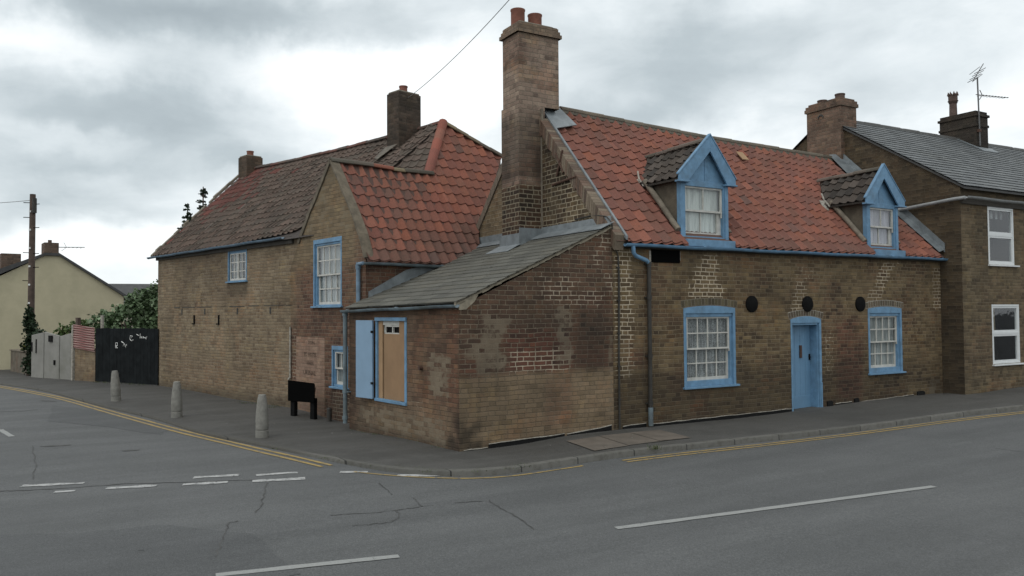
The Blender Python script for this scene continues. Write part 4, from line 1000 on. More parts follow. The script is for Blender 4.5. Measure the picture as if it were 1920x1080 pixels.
# dormers
def dormer(x0, x1, zb, zt, xa, za, ov, lbl, cur, key):
    "x0..x1 face, zb..zt face height, apex xa,za, ov eaves overhang in x; window inside"
    yb_e = (zt+.02-1.2)/RS-.15; yb_r = (za-.12-1.2)/RS-.15; y0 = .03
    fc = MB(); fr_ = .11
    fc.box(x0, x0+fr_, y0, y0+.1, zb-.12, zt); fc.box(x1-fr_*1.2, x1, y0, y0+.1, zb-.12, zt); fc.box(x1-fr_*.9, x1-.02, y0-.02, y0, zb-.1, zt)
    fc.box(x0+fr_, x1-fr_*1.2, y0, y0+.1, zt-.1, zt); fc.box(x0+fr_, x1-fr_*1.2, y0, y0+.1, zb-.12, zb+.03)
    fc.prism([V(x0+.02, y0+.02, zt), V(x1-.02, y0+.02, zt), V(xa, y0+.02, za-.12)], (0, .04, 0))
    fc.box(x0, x1, -.135, y0, 1.16, 1.285); fc.box(xa-.05, xa-.045, y0+.012, y0+.02, zt+.01, za-.35)
    d_ = part(fc, 'dormer', M_blue, cot, bev=.003, label=lbl)
    # cheeks
    ck = MB()
    for xc in (x0+.004, x1-.044):
        ck.prism([V(xc, y0+.09, rz(y0)-.1), V(xc, y0+.09, zt+.05), V(xc, yb_e+.1, zt+.05)], (.04, 0, 0))
    sub(ck, 'cheek', M_plaster, d_)
    # cement fillet along the foot of the near cheek
    fl = MB(); fl.tube([V(x0-.05, y0+.02, rz(y0)+.07), V(x0-.05, yb_e*.5, rz(yb_e*.5)+.085), V(x0-.05, yb_e-.02, rz(yb_e)+.08)], .055, 8)
    fl.tube([V(x1+.04, y0+.02, rz(y0)+.06), V(x1+.04, yb_e-.02, rz(yb_e)+.06)], .05, 8)
    sub(fl, 'fillet', M_mortar, d_, smooth=True)
    # roof slopes
    e0 = x0-ov; e1 = x1+ov; zl = zt+.02
    rt_ = MB(); rt_.c = []; sl_ = (za-.04-zl)/(xa-e0)
    for sx, ex in ((1, e0), (-1, e1)):
        E = V(0, 1, 0); U = V(sx, 0, (za-.04-zl)/abs(xa-ex)).normalized(); Ls = sqrt((xa-ex)**2+(za-.04-zl)**2)
        t_ = tiles(V(ex, -.02, zl), E, U, [(0, 0), (yb_e+.12, 0), (yb_r+.1, Ls), (0, Ls)], .2, .24, col_dorm, None, .026, lift=.03)
        rt_.add(t_.v, t_.f); rt_.c[-len(t_.f):] = t_.c
        a = [V(ex, -.02, zl-.02), V(ex, yb_e+.1, zl-.02), V(xa, yb_r+.1, za-.07), V(xa, -.02, za-.07)]
        rt_.prism(a, (0, 0, -.03), (.04,.035,.03))
    ro = sub(rt_, 'dormer_roof', M_tiledark, d_, recalc=False)
    OFFP[ro.name] = OFFP[d_.name]
    b2 = MB()
    def coll(mb, name, mat, parent, smooth=True): b2.add(mb.v, mb.f); b2.c[-len(mb.f):] = mb.c
    ridge(V(xa, .0, za+.0), V(xa, yb_r+.12, za-.05), .075, None, None, coll, cols=GREYR, n=5)
    sub(b2, 'dormer_ridge', M_tiledark, d_)
    # barge boards
    bb = MB()
    for sx, ex in ((1, e0), (-1, e1)):
        nrm = V(0, -1, 0); wd = .21
        bb.prism([V(ex-.01*sx, -.06, zl-.05), V(ex-.01*sx, -.06, zl+.06), V(xa, -.06, za+.07), V(xa, -.06, za-.22), V(ex+.2*sx, -.06, zl-.06)], (0, .035, 0))
        bb.prism([V(ex-.03*sx, -.085, zl-.075), V(ex+.24*sx, -.085, zl-.075), V(ex+.24*sx, -.085, zl-.045), V(ex-.03*sx, -.085, zl-.045)], (0, .12, 0))
        bb.prism([V(ex-.025*sx, -.07, zl+.05), V(ex-.025*sx, -.07, zl+.078), V(xa, -.07, za+.105), V(xa, -.07, za+.07)], (0, .07, 0))
    sub(bb, 'bargeboard', M_blue, d_, bev=.003)
    # pale lead flashing where the dormer eave meets the main roof
    lf = MB(); lf.prism([V(e0+.02, yb_e-.02, zl-.1), V(e0-.1, yb_e-.02, zl-.14), V(e0-.07, yb_e+.14, zl+.1), V(e0+.02, yb_e+.1, zl+.1)], (0, .03, .03))
    lf.tube([V(e0+.0, yb_e-.05, zl-.03), V(e0+.03, yb_e+.12, zl+.14), V(e0+.1, yb_e+.24, zl+.3)], .018, 6)
    sub(lf, 'lead_flashing', M_limeline, d_)
    # sash
    a, b, c, d = x0+fr_, x1-fr_*1.2, zb+.03, zt-.1
    sm_ = MB(); st = .04; mid = (c+d)/2+.01; y = y0+.03
    for (za_, zb_, yy, br) in ((mid-.015, d, y, .035), (c, mid+.015, y+.04, .075)):
        aa, bb_ = (a, b) if yy == y else (a, b-.06)
        sm_.box(a, a+st*.8, yy, yy+.035, za_, zb_); sm_.box(bb_-st, bb_, yy, yy+.035, za_, zb_)
        sm_.box(a+st*.8, bb_-st, yy, yy+.035, zb_-st*.8, zb_); sm_.box(a+st*.8, bb_-st, yy, yy+.035, za_, za_+br)
        xm = (a+bb_)/2; sm_.box(xm-.011, xm+.011, yy+.005, yy+.03, za_+br, zb_-st*.8)
    sm_.box(b-.06, b, y+.04, y+.07, c, mid); sm_.box(b-.035, b-.015, y-.01, y+.02, mid-.1, mid)
    sub(sm_, 'sash', M_white, d_)
    sub(MB().box(a+.01, b-.01, y+.018, y+.022, mid, d-.01).box(a+.01, b-.07, y+.058, y+.062, c+.02, mid), 'pane', M_glass, d_)
    cu = MB(); n_ = 40; vs = []
    for k in range(n_+1): xx = lerp(a, b, k/n_); yy = y+.085+.01*sin(k*1.3); vs += [V(xx, yy, c), V(xx, yy, d)]
    cu.add(vs, [(2*k, 2*k+2, 2*k+3, 2*k+1) for k in range(n_)])
    sub(cu, 'curtain', cur, d_, smooth=True)
    sub(MB().box(a-.05, b+.05, y+.2, y+.22, c-.1, d+.1), 'dark_backing', M_dark, d_)  # added dark sheet in place of the shade behind the dormer window
dormer(1.56, 2.73, 1.33, 2.36, 2.21, 3.13, .1, 'larger dormer with a pale blind', M_blind, 1)
dormer(6.77, 7.83, 1.33, 2.29, 7.26, 3.04, .12, 'smaller dormer with a lilac grey curtain', M_lilac, 2)
# ================================================================== LEAN-TO
lea = thing('lean_to', FA, 'patched dark brick lean-to with slate roof and boarded blue window on the street corner', 'outbuilding', at=(-2.87, 0, -2.))
def topz(x): return .14+(x+2.87)*(1.47-.14)/2.87-.05
def maskF(x, z):
    X = x+2.87    # 0 at the corner
    n = fbm(x, z, 3., 1.2)
    sm = max(.95*boxm(x, z, -2.62, -2.05, -.95, .02, .12, .16), .8*boxm(x, z, -2.87, -2.45, -.75, -.3, .1, .15)*.9, .9*boxm(x, z, -1.15, -.82, -.85, .12, .08, .1), .65*boxm(x, z, -2.75, -1.5, -.1, .55, .2, .2)*sst(fbm(x, z, 17., 3.), -.15, .25),
             .5*sst(fbm(x, z, 41., 3.), .25, .45)*sst(z, -.3, .1), .75*boxm(x, z, -.12, .0, -2.1, -.2, .04, .03), .5*sst(-.9-z, 0., .15), .55*boxm(x, z, -2.6, -2.05, -2., -.7, .15, .2))
    buff = sst(-.92-z+.05*n, -.05, .08)*(.9-.45*boxm(x, z, -1.35, -.85, -1.8, -1.0, .1))
    red = max(.95*boxm(x, z, -2.02, -.86, -.93, -.28, .07, .08), .6*boxm(x, z, -2.87, -2.5, -1.1, -.7, .1), .35*sst(n, 0., .4)*sst(z, -.3, .3), 
              .35*boxm(x, z, -.7, -.1, -.95, -.55, .1), .5*boxm(x, z, -1.4, -.9, -1.9, -1.1, .12))
    m = max(.3, .9*boxm(x, z, -2.0, -.86, -.92, -.55, .07, .04), .45*sst(z, -.05, .1)*sst(x, -1.7, -1.2)*sst(fbm(x, z, 23., 2.5), -.1, .3)+.3*sst(z, 0, .3), .0)
    m *= 1-.75*sst(-.95-z, 0, .1)
    dk = max(.55*boxm(x, z, -.82, -.1, -.95, .08, .16, .12), .95*sst(fbm(x, z, 5., 3.)*.3+.36-sqrt(((X-.12)*1.1)**2+((z+1.95)*.8)**2), -.05, .22), .3*sst(fbm(x, z, 71., 1.), .0, .4), .35*(1-sst(z, -2.02, -1.9)))
    pl = max(.3*sst(-.95-z, 0, .1), .5*boxm(x, z, -.82, -.1, -.9, .05, .1))
    return (min(m, 1), min(sm, 1), dk, min(red, 1), buff, pl)
Fr = wallgrid(-2.87, -.004, -2.45, 1.5, maskf=maskF, poly=[(-2.87, -2.45), (-.004, -2.45), (-.004, topz(-.004)), (-2.87, topz(-2.87))], st=.05)
# side wall, built in the L frame (x = 0 at the corner, negative going away)
TL = FA.inverted() @ FL
LW = (-2.60, -1.53, -1.50, -.06)
def maskS(x, z):
    u = -x; n = fbm(u, z, 6., 1.5)
    sm = max(.85*boxm(u, z, .15, 1.0, -1.35, -.55, .15, .2), .8*boxm(u, z, .3, 3.3, -2.1, -1.58, .1, .12), .55*sst(n, .15, .45), .3)
    sm *= 1-.85*boxm(u, z, .9, 1.5, -1.2, .1, .1)
    buff = .8*boxm(u, z, .1, 3.3, -2.1, -1.45, .15, .1)+.35*sst(fbm(u, z, 9., 1.), 0., .4)
    red = max(.55*boxm(u, z, 0., .35, -1.4, .1, .1), .5*boxm(u, z, 1.0, 1.5, -.9, -.35, .15), .2)
    m = max(.2, .5*boxm(u, z, .0, .5, -.35, .15, .05), .6*boxm(u, z, 1.0, 1.45, -1.6, -1.35, .05), .35*boxm(u, z, .0, .9, -1., -.7, .1))
    dk = max(.9*sst(fbm(u, z, 7., 3.5)*.3+.34-sqrt((u*1.3)**2+((z+1.85)*.55)**2), -.05, .2), .45*sst(u, 2.9, 3.3), .55*(1-sst(z, -2.02, -1.88)), .35*boxm(u, z, 1.6, 3.7, -.1, .2, .05))
    pl = .25
    return (m, min(sm, 1), dk, red, min(buff, 1), pl)
Sd = wallgrid(-3.63, 0, -2.45, .12, [(LW[0]+.01, LW[1]-.01, LW[2]+.01, LW[3]-.01)], maskf=maskS, reveal=.2, st=.05)
Sd.v = [TL @ p for p in Sd.v]
ret = closed(MB().quad(*[TL @ p for p in (V(-3.63,0,-2.45), V(-3.75,1.3,-2.45), V(-3.75,1.3,.3), V(-3.63,0,.12))]))
Wl = merge(merge(Fr, Sd), ret)
wl_ = wallpart(Wl, 'wall', M_brickL, lea)
wl_.data.materials.append(M_brickSide)
for p in wl_.data.polygons:
    if p.normal.x < -.5: p.material_index = 1
# roof: ruled surface from eave to the flashing line
c0 = V(-2.96, -.05, .15); c1 = TL @ V(-3.72, -.06, .10); t0 = V(-.0, -.05, 1.46); t1 = V(-.0, 5.0, 1.46)
c0 = TL @ V(.06, -.07, .155)
c0.y = -.05
def rp(a, b, h=0.): p = c0.lerp(c1, a).lerp(t0.lerp(t1, a), b); p.z += h - .03*sin(pi*b)*a*.6; return p
mb = MB(); random.seed(11)
ROWS = 17
for r in range(ROWS):
    b0 = r/ROWS; b1 = (r+1)/ROWS+.02; e_len = lerp((c1-c0).length, (t1-t0).length, b0); nsl = int(e_len/.42); sh = (r % 2)*.5+random.uniform(-.1, .1)
    for q_ in range(-1, nsl+1):
        a0 = (q_+sh)/nsl; a1 = (q_+1+sh)/nsl; a0 = max(a0, 0); a1 = min(a1, 1)
        if a1-a0 < .004: continue
        g = .003/e_len; jj = random.uniform(-.004, .004); jh = random.uniform(0, .004)
        P = [rp(a0+g, b0+jj, .026+jh), rp(a1-g, b0+jj, .026+jh), rp(a1-g, min(b1, 1), .01), rp(a0+g, min(b1, 1), .01), rp(a0+g, b0+jj, .012+jh), rp(a1-g, b0+jj, .012+jh)]
        mb.add(P, [(0,1,2,3), (4,5,1,0)], col_slate(0, 0, 0, 0))
n_ = 12
for i in range(n_):
    for j in range(n_):
        mb.add([rp(i/n_, j/n_), rp((i+1)/n_, j/n_), rp((i+1)/n_, (j+1)/n_), rp(i/n_, (j+1)/n_)], [(0,1,2,3)], (.06,.058,.05))
ro = part(mb, 'roof', M_slate, lea, recalc=False)
# mortar verge on the street side
mb = MB(); n_ = 26
for i in range(n_):
    f0, f1 = i/n_, (i+1)/n_; a = rp(0, f0); b = rp(0, f1)
    d0 = .03+.025*random.random(); d1 = .03+.025*random.random()
    mb.prism([V(a.x, -.02, a.z+.012), V(b.x, -.02, b.z+.012), V(b.x, -.02, b.z-d1), V(a.x, -.02, a.z-d0)], (0, .06, 0))
mb.prism([V(-2.88, -.018, .13), V(-2.55, -.018, .28), V(-2.62, -.018, .17), V(-2.76, -.018, .06), V(-2.87, -.018, .05)], (0, .04, 0))
sub(mb, 'verge_mortar', simple('pale verge mortar', (.27,.235,.175), .95, .2, 14.), ro)
# lead flashings
mb = MB(); hs = []
for i in range(24):
    y0 = lerp(-.06, 2.15, i/24); y1 = lerp(-.06, 2.15, (i+1)/24)
    mb.prism([V(-.02, y0, 1.45), V(-.02, y1, 1.45), V(-.02, y1, 1.62), V(-.02, y0, 1.62+.0)], (.03, 0, 0)) if i > 0 else None
    mb.prism([V(-.28, y0, 1.375), V(-.28, y1, 1.375), V(-.0, y1, 1.505), V(-.0, y0, 1.505)], (0, 0, .01))
for x_ in ((-.51, -.49, 2.16, 2.9),): mb.box(x_[0], x_[1], x_[2], x_[3], 1.15, 1.5)
mb.box(-.5, 0, 2.155, 2.175, 1.2, 1.6)
mb.prism([V(-.8, 2.1, 1.14), V(-.8, 2.95, 1.14), V(-.5, 2.95, 1.29), V(-.5, 2.1, 1.29)], (0, 0, .01))
mb.box(-.03, .0, 2.85, 4.95, 1.4, 1.64)
mb.prism([V(-.25, 2.85, 1.39), V(-.25, 4.95, 1.39), V(-.0, 4.95, 1.51), V(-.0, 2.85, 1.51)], (0, 0, .01))
sub(mb, 'lead_flashing', M_lead, ro)
# gutter and downpipe in L frame
def LT(*p): return TL @ V(*p)
gutter(lea, LT(.1, -.1, .13), LT(-3.72, -.1, .075), M_bluegrey, .05)
mb = MB(); mb.tube([LT(-3.68, -.06, .05), LT(-3.68, -.06, -2.0)], .042, 10)
for zz_ in (.0, -1.42, -1.9): mb.tube([LT(-3.68, -.06, zz_-.03), LT(-3.68, -.06, zz_+.03)], .054, 10)
mb.box(-3.8, -3.56, -.06, .0, -1.43, -1.41, TL)
part(mb, 'downpipe', M_bluegrey, lea, smooth=True)
# boarded window with open shutter
mb = MB(); x0, x1, z0, z1 = LW
mb.box(x0, x1, -.03, .12, z1-.06, z1); mb.box(x0, x0+.06, -.012, .12, z0+.05, z1-.06); mb.box(x1-.07, x1, -.012, .12, z0+.05, z1-.06); mb.box(x0, x1, -.035, .12, z0, z0+.05)
wf = part(mb.xf(TL), 'window', M_blue, lea, bev=.004, label='boarded window')
mb = MB(); mb.box(x0+.24, x1-.07, .03, .05, z0+.05, z1-.28); mb.box(x1-.27, x1-.07, .01, .03, z0+.06, z1-.06)
sub(mb.xf(TL), 'board', M_ply, wf)
sub(MB().box(x0+.06, x0+.2, .02, .05, z0+.05, z1-.06).xf(TL), 'board', M_ply2, wf)
mb = MB(); a, b, c, d = x0+.24, x1-.27, z1-.28, z1-.13
mb.box(a, b, .04, .07, c, c+.02); mb.box(a, b, .04, .07, d-.03, d); mb.box(a, a+.03, .04, .07, c, d); mb.box(b-.03, b, .04, .07, c, d); mb.box((a+b)/2-.015, (a+b)/2+.015, .04, .07, c, d); mb.box(x0+.06, x1-.07, .03, .08, d, z1-.06)
sub(mb.xf(TL), 'sash', M_white, wf)
sub(MB().box(x0+.06, x1-.07, .09, .1, z0, z1).xf(TL), 'dark_backing', M_dark, wf)  # dark sheet added for the shade behind the boards
mb = MB(); mb.box(x0-.5, x0-.02, -.065, -.03, z0+.03, z1-.05); mb.xf(Matrix.Translation((0,0,0)))
shx = Matrix.Translation((x0-.0, -.02, 0)) @ Matrix.Rotation(radians(9), 4, 'Z') @ Matrix.Translation((-x0, .02, 0))
sh_ = part(mb.xf(TL @ shx), 'shutter', simple('pale blue shutter paint', (.20,.31,.43), .6, .05, 3.), lea, bev=.004)
mb = MB(); [mb.box(x0-.1, x0+.02, -.075, -.062, zz_-.02, zz_+.02) for zz_ in (z0+.3, z1-.25)]
sub(mb.xf(TL), 'hinge', M_black, sh_)
part(MB().tube([LT(-1.06, -.0, -.86), LT(-1.06, -.06, -.86)], .035, 10), 'pipe_stub', M_iron, lea)
mb = MB(); ml = MB(); random.seed(3)
base_line(mb, ml, FA, -2.38, -1.0, -2.03, -1.98, .06, .05, -.014); base_line(mb, ml, FA, -.95, -.06, -1.98, -1.95, .035, .08, -.014)
base_line(mb, ml, FA, -2.8, -2.4, -2.045, -2.03, .008, .012, -.014)
o1 = part(mb, 'damp_course', M_tar, lea); sub(ml, 'lime_edge', M_limeline, o1)
# ================================================================== GABLED HOUSE (wing W and long range K)
hou = thing('gabled_house', FW, 'old L-shaped brick house with steep gable, long mossy tiled range and tall blue sash window', 'house')
KW = FW.inverted() @ FK                    # K coordinates -> W coordinates
GP = [(-2.72, .95), (-2.25, 1.56), (-1.74, 2.14), (-1.24, 2.65), (-.78, 3.12), (-.32, 2.53), (.11, 1.96), (.42, 1.52), (.64, 1.06)]
def maskW(x, z):
    up = sst(z, .75, 1.25); n = fbm(x, z, 2., 1.5)
    lf = sst(-x-2.2, 0, .3)*sst(z, -.6, .2)
    sm = max(.75*sst(z, 1.2, 1.7)*(1-.6*sst(x, .0, .3))*sst(n, -.3, .1), .55*lf, .35*sst(n, .1, .5), .3)
    sm = max(sm, .6*boxm(x, z, -2.7, -1.0, -2.2, -1.75, .1))
    buff = max(.9*up*(1-sst(x, .1, .4)), .7*lf, .3*sst(n, .1, .4))
    m = max(.3*(1-up), .35*boxm(x, z, -.1, .7, -.2, 1.6, .1), .8*boxm(x, z, -.7, .4, -2.1, -1.5, .05), .6*boxm(x, z, -2.6, -2.3, -1.4, -.3, .05))
    red = max(.35*(1-up), .4*boxm(x, z, -2.6, -2.3, -1.6, -.3, .08))
    dk = max(.45*boxm(x, z, -1.3, .3, -.15, .12, .06), .35*sst(z, 2.5, 3.), .7*boxm(x, z, -.8, .5, -2.3, -1.55, .08), .15*sst(fbm(x, z, 12., 1.), 0, .4))
    return (m, min(sm, 1), dk, red, min(buff, 1), .25)
SW = (-1.54, -.30, .14, 1.55); LWn = (-.72, -.05, -1.47, -.63)
pol = [(-2.72, -2.5), (.64, -2.5)]+GP[::-1]
Fw = MB(); Fw.mask = []
# convex pieces of the concave outline
for a, b in zip(range(len(GP)-1), range(1, len(GP))):
    xa, za = GP[a]; xb, zb = GP[b]
    ops = [(o[0]+.01, o[1]-.01, o[2]+.01, o[3]-.01) for o in (SW, LWn)]
    merge(Fw, wallgrid(xa, xb, -2.5, max(za, zb), [], maskf=maskW, poly=[(xa, -2.5), (xb, -2.5), (xb, zb), (xa, za)], st=.06)) if False else None
def wall_multi(pieces, ops, maskf, x0, x1, z0, z1, reveal=.15, st=.06):
    "grid wall cut to a list of upper-edge points (z as a function of x)"
    def ztop(x):
        for (xa, za), (xb, zb) in zip(pieces, pieces[1:]):
            if xa <= x <= xb: return lerp(za, zb, (x-xa)/(xb-xa))
        return pieces[0][1] if x < pieces[0][0] else pieces[-1][1]
    cuts = sorted(set([p[0] for p in pieces]+[v for o in ops for v in o[:2]]))
    g = wallgrid(x0, x1, z0, z1, ops, maskf=maskf, reveal=reveal, st=st)
    # drop faces above the edge and pull the border verts onto it
    keep = []; vs = g.v
    for f in g.f:
        c = sum((vs[i] for i in f), V(0,0,0))/len(f)
        if min(vs[i].z-ztop(vs[i].x) for i in f) < 0: keep.append(f)
    for p in g.v:
        zt_ = ztop(p.x)
        if p.z > zt_: p.z = zt_
    g.f = keep; g.c = [None]*len(keep); return g
Fw = wall_multi(GP, [(o[0]+.01, o[1]-.01, o[2]+.01, o[3]-.01) for o in (SW, LWn)], maskW, -2.72, .64, -2.5, 3.12)
# side wall of the wing above the lean-to roof
def maskWS(y, z): return (.35, .15, .25, .5, 0, .15)
Sw = wallgrid(0, 3.6, -.5, 1.12, maskf=maskWS, plane='y', at=.62, flip=-1)
backs = closed(MB().quad(V(-2.7,0,-2.5), V(-2.7,4.5,-2.5), V(-2.7,4.5,1.), V(-2.7,0,1.)))
wallW = merge(merge(Fw, Sw), backs)
wo = wallpart(wallW, 'wall', M_brickW, hou)
# long range wall
KWn = (-3.02, -2.04, .79, 1.62)
def maskK(x, z):
    n = fbm(x, z, 5., .9); n2 = fbm(x, z, 9., 2.5)
    sm = max(.45*sst(n2, -.1, .4), .22, .7*(1-sst(z, -1.95, -1.5))); buff = .3+.5*sst(n, -.1, .3)
    red = max(.55*boxm(x, z, -6.8, 0., -1.75, -1.1, .25, .3), .3*sst(z, .2, .3)*sst(fbm(x, z, 31., 1.), -.1, .3))
    dk = max(.35*sst(z, .12, .2)*sst(fbm(x, z, 3., .5), -.4, .3), .5*sst(z, 1.45, 1.65), .45*boxm(x, z, -7.1, -6.4, -1.7, .0, .12)*sst(sin(z*2*pi/.147), -.2, .2), .5*boxm(x, z, -3.1, -2., .45, .78, .08), .6*(1-sst(z, -1.98, -1.7)))
    dk = max(dk, .85*sst(-abs(z-.19)+.02, 0., .01)*sst(fbm(x, 1., 3., 1.), -.5, -.1)*0)
    m = max(.25, .55*sst(z, .3, .5)*sst(fbm(x, z, 8., 1.2), 0., .4))
    return (m+.2, min(sm, 1), dk, red, min(buff, 1), .0)
Fk = wallgrid(-7.35, .75, -2.4, 1.68, [(KWn[0]+.01, KWn[1]-.01, KWn[2]+.01, KWn[3]-.01)], maskf=maskK, reveal=.12, st=.07)
Fk.v = [KW @ p for p in Fk.v]
gk = closed(MB().add([V(-7.35,0,-2.4), V(-7.35,5.5,-2.4), V(-7.35,5.5,1.68), V(-7.35,2.75,4.38), V(-7.35,0,1.68)], [(0,1,2,3,4)]).quad(V(-7.35,5.5,-2.4), V(2.,5.5,-2.4), V(2.,5.5,1.68), V(-7.35,5.5,1.68)), lambda *a: (.2, .3, .2, .2, .6, .3))
gk.v = [KW @ p for p in gk.v]
ko = wallpart(merge(Fk, gk), 'wall', M_brickK, hou)
# parapet fillets on the wing gable
mb = MB(); random.seed(21)
for (xa, za), (xb, zb) in zip(GP, GP[1:]):
    if xa < -2.3: continue
    nn = max(2, int(abs(xb-xa)/.12))
    for k in range(nn):
        a = V(lerp(xa, xb, k/nn), -.03, lerp(za, zb, k/nn)); b = V(lerp(xa, xb, (k+1)/nn), -.03, lerp(za, zb, (k+1)/nn))
        th_ = .05 if xa < -.8 else .0; j = random.uniform(0, .025)
        dn = V(b.z-a.z, 0, -(b.x-a.x)).normalized(); dn = dn if dn.z < 0 else -dn
        mb.prism([a-dn*.03, b-dn*.03, b+dn*(th_+j), a+dn*(th_+j)], (0, .2, 0))
part(mb, 'verge_fillet', simple('brown cement verge', (.13,.108,.078), .95, .25, 8.), hou)
# right-hand (orange) roof slopes
E1 = KW @ V(1.12, 3.44, 4.62)
slope = (3.12-1.02)/(.72+.78)
U_ = V(-1, 0, slope).normalized(); SA = sqrt(1+slope**2)
def onB(x, y): return V(x, y, 1.02+(.72-x)*slope)
R1 = onB(.22, 3.0); R2 = onB(-1.30, 4.91); E1 = onB(E1.x, E1.y)
T = MB(); T.c = []
def warpW(p, e, s): p.z += .02*fbm(e, s, 9., .9)-.03*sin(pi*min(max(e/2.5,0),1))*sst(s, .5, 2.5)*(1-sst(e, 2.3, 2.6)); return p
PB0 = onB(.72, 2.5); PB1 = onB(-.79, 2.5)
def toB(p): return (p.y, (.72-p.x)*SA)
for poly in ([(.02, -.02), (2.5, -.02), (2.5, 1.5*SA), (.02, 1.5*SA)], [(2.5, -.02), toB(onB(.73, 2.75)), toB(R1), toB(PB1)], [toB(R1), toB(R2), toB(E1), toB(PB1)]):
    random.seed(41)
    t_ = tiles(V(.72, 0, 1.02), V(0, 1, 0), U_, poly, .232, .285, col_wing, warpW)
    T.add(t_.v, t_.f); T.c[-len(t_.f):] = t_.c
nB = V(slope, 0, 1).normalized()
rw = MB(); 
rw.quad(V(.72, 0, .98), V(.72, 2.5, .98), V(-.78, 2.5, 3.08), V(-.78, 0, 3.08), col=(.1,.06,.05)); rw.add([PB0-nB*.03, onB(.72, 2.75)-nB*.03, R1-nB*.03, R2-nB*.03, E1-nB*.03, PB1-nB*.03], [range(6)], (.1,.06,.05))
# hidden left slope of the wing
rw.quad(V(-2.7, .1, .95), V(-.78, .1, 3.08), V(-.78, 2.6, 3.08), V(-2.7, 2.6, .95), col=(.08,.06,.05))
# low wall closing the open side under the second field
rw.quad(R1-nB*.03, R2-nB*.03, V(R2.x, R2.y, .5), V(R1.x, R1.y, .5), col=(.1,.08,.06))
rwo = part(rw, 'roof', M_tile, hou, recalc=False, label='orange pantile roof of the gabled wing')
sub(T, 'pantiles', M_tile, rwo, recalc=False)
b2 = MB(); 
def coll2(mb, name, mat, parent, smooth=True): b2.add(mb.v, mb.f); b2.c[-len(mb.f):] = mb.c
random.seed(8)
ridge(V(-.78, .0, 3.13), V(-.78, .95, 3.12), .085, None, None, coll2, cols=GREYR, n=2)
ridge(V(-.78, .95, 3.12), V(-.78, 1.45, 3.1), .08, None, None, coll2, cols=[(.24,.09,.06)], n=1)
ridge(V(-.78, 1.45, 3.1), V(-.79, 1.75, 3.1), .08, None, None, coll2, cols=[(.20,.16,.10)], n=1)
ridge(V(-.79, 1.75, 3.1), V(-.80, 2.5, 3.12), .085, None, None, coll2, cols=[(.08,.07,.055)], n=2)
ridge(V(-.84, 2.42, 3.13), E1+V(0, 0, .03), .11, None, None, coll2, cols=[(.25,.085,.06),(.22,.08,.06),(.24,.1,.07)], n=5)
ridge(E1+V(0, 0, .03), R2+V(0, 0, .03), .08, None, None, coll2, cols=[(.16,.13,.09),(.2,.16,.1),(.12,.1,.08)], n=5)
sub(b2, 'ridge_tiles', M_tile, rwo, smooth=True)
# long dark roof
mk = MB(); Uk = V(0, 1, 1.0).normalized(); kz = 1.70
def KP(p): return KW @ Vector(p)
def warpK(p, e, s): 
    f = s/Lk; hN = (p-(V(-7.55, -.12, kz)+V(e, 0, 0)+Uk*s)); p = kpt(-7.55+e, f)+hN; f = min(max(f, 0), 1); p.z += f*(-.06*sin(pi*min(max(e/9.4, 0), 1))) + .03*fbm(e, s, 2., .7)*f + .012*fbm(e, s, 5., 3.); return KW @ p
Lk = sqrt(2)*2.87; XE = 1.12
def kpt(x, f): # point of the skewed front slope, f = 0 at the eave, 1 at the ridge
    g = (x+7.35)/(XE+7.35); return V(x, -.12+f*(2.87+.69*g), kz+f*(2.8+.12*g))
random.seed(51)
tk = tiles(V(-7.55, -.12, kz), V(1, 0, 0), Uk, [(.05, -.03), (7.42, -.03), (7.62, .2), (XE+7.55, .3), (XE+7.55, Lk), (.2, Lk)], .2, .25, col_long, warpK, amp=.022, jitter=.009, lift=.024)
dz_ = V(0, 0, -.05)
for i in range(10):
    xa, xb = lerp(-7.55, XE, i/10), lerp(-7.55, XE, (i+1)/10); sg_ = lambda x: V(0, 0, -.06*sin(pi*(x+7.55)/(XE+7.55)))
    mk.quad(KP(kpt(xa, 0)+dz_), KP(kpt(xb, 0)+dz_), KP(kpt(xb, 1)+dz_+sg_(xb)), KP(kpt(xa, 1)+dz_+sg_(xa)), col=(.06,.05,.045))
    ra, rb = kpt(xa, 1), kpt(xb, 1)
    mk.quad(KP((xa, 5.62, kz-.05)), KP((xb, 5.62, kz-.05)), KP(rb+dz_+sg_(xb)), KP(ra+dz_+sg_(xa)), col=(.06,.05,.045))
# dark patch of roof running up to the hip of the orange slope
Pa, Pb, Pd = E1+V(0,0,-.03), V(-.80, 2.46, 3.12), KP(kpt(XE-.35, .38))
nP = (Pb-Pa).cross(Pd-Pa).normalized(); nP = nP if nP.z > 0 else -nP
eP = V(0,0,1).cross(nP).normalized(); eP = eP if eP.x > 0 else -eP
uP = nP.cross(eP); uP = uP if uP.z > 0 else -uP
toP = lambda p: ((p-Pd).dot(eP), (p-Pd).dot(uP))
Pr = KP(kpt(XE-.35, 1.)); Pc = V(-.7, 1.2, Pd.z-.2)
tp_ = tiles(Pd, eP, uP, [toP(Pd), toP(Pb), toP(Pa), toP(Pr)], .2, .25, lambda e, s, r, q: col_long(6., 2., r, q), None, .022, lift=.022, jitter=.005)
mk.add([p-nP*.02 for p in (Pd, Pb, Pa, Pr)], [(0,1,2,3)], (.06,.05,.045))
rk = part(mk, 'roof', M_tiledark, hou, recalc=False, label='long mossy dark tiled roof')
_n = len(tk.f); tk.add(tp_.v, tp_.f); tk.c[-len(tp_.f):] = tp_.c
sub(tk, 'pantiles', M_tiledark, rk, recalc=False)
b3 = MB()
def coll3(mb, name, mat, parent, smooth=True): b3.add(mb.v, mb.f); b3.c[-len(mb.f):] = mb.c
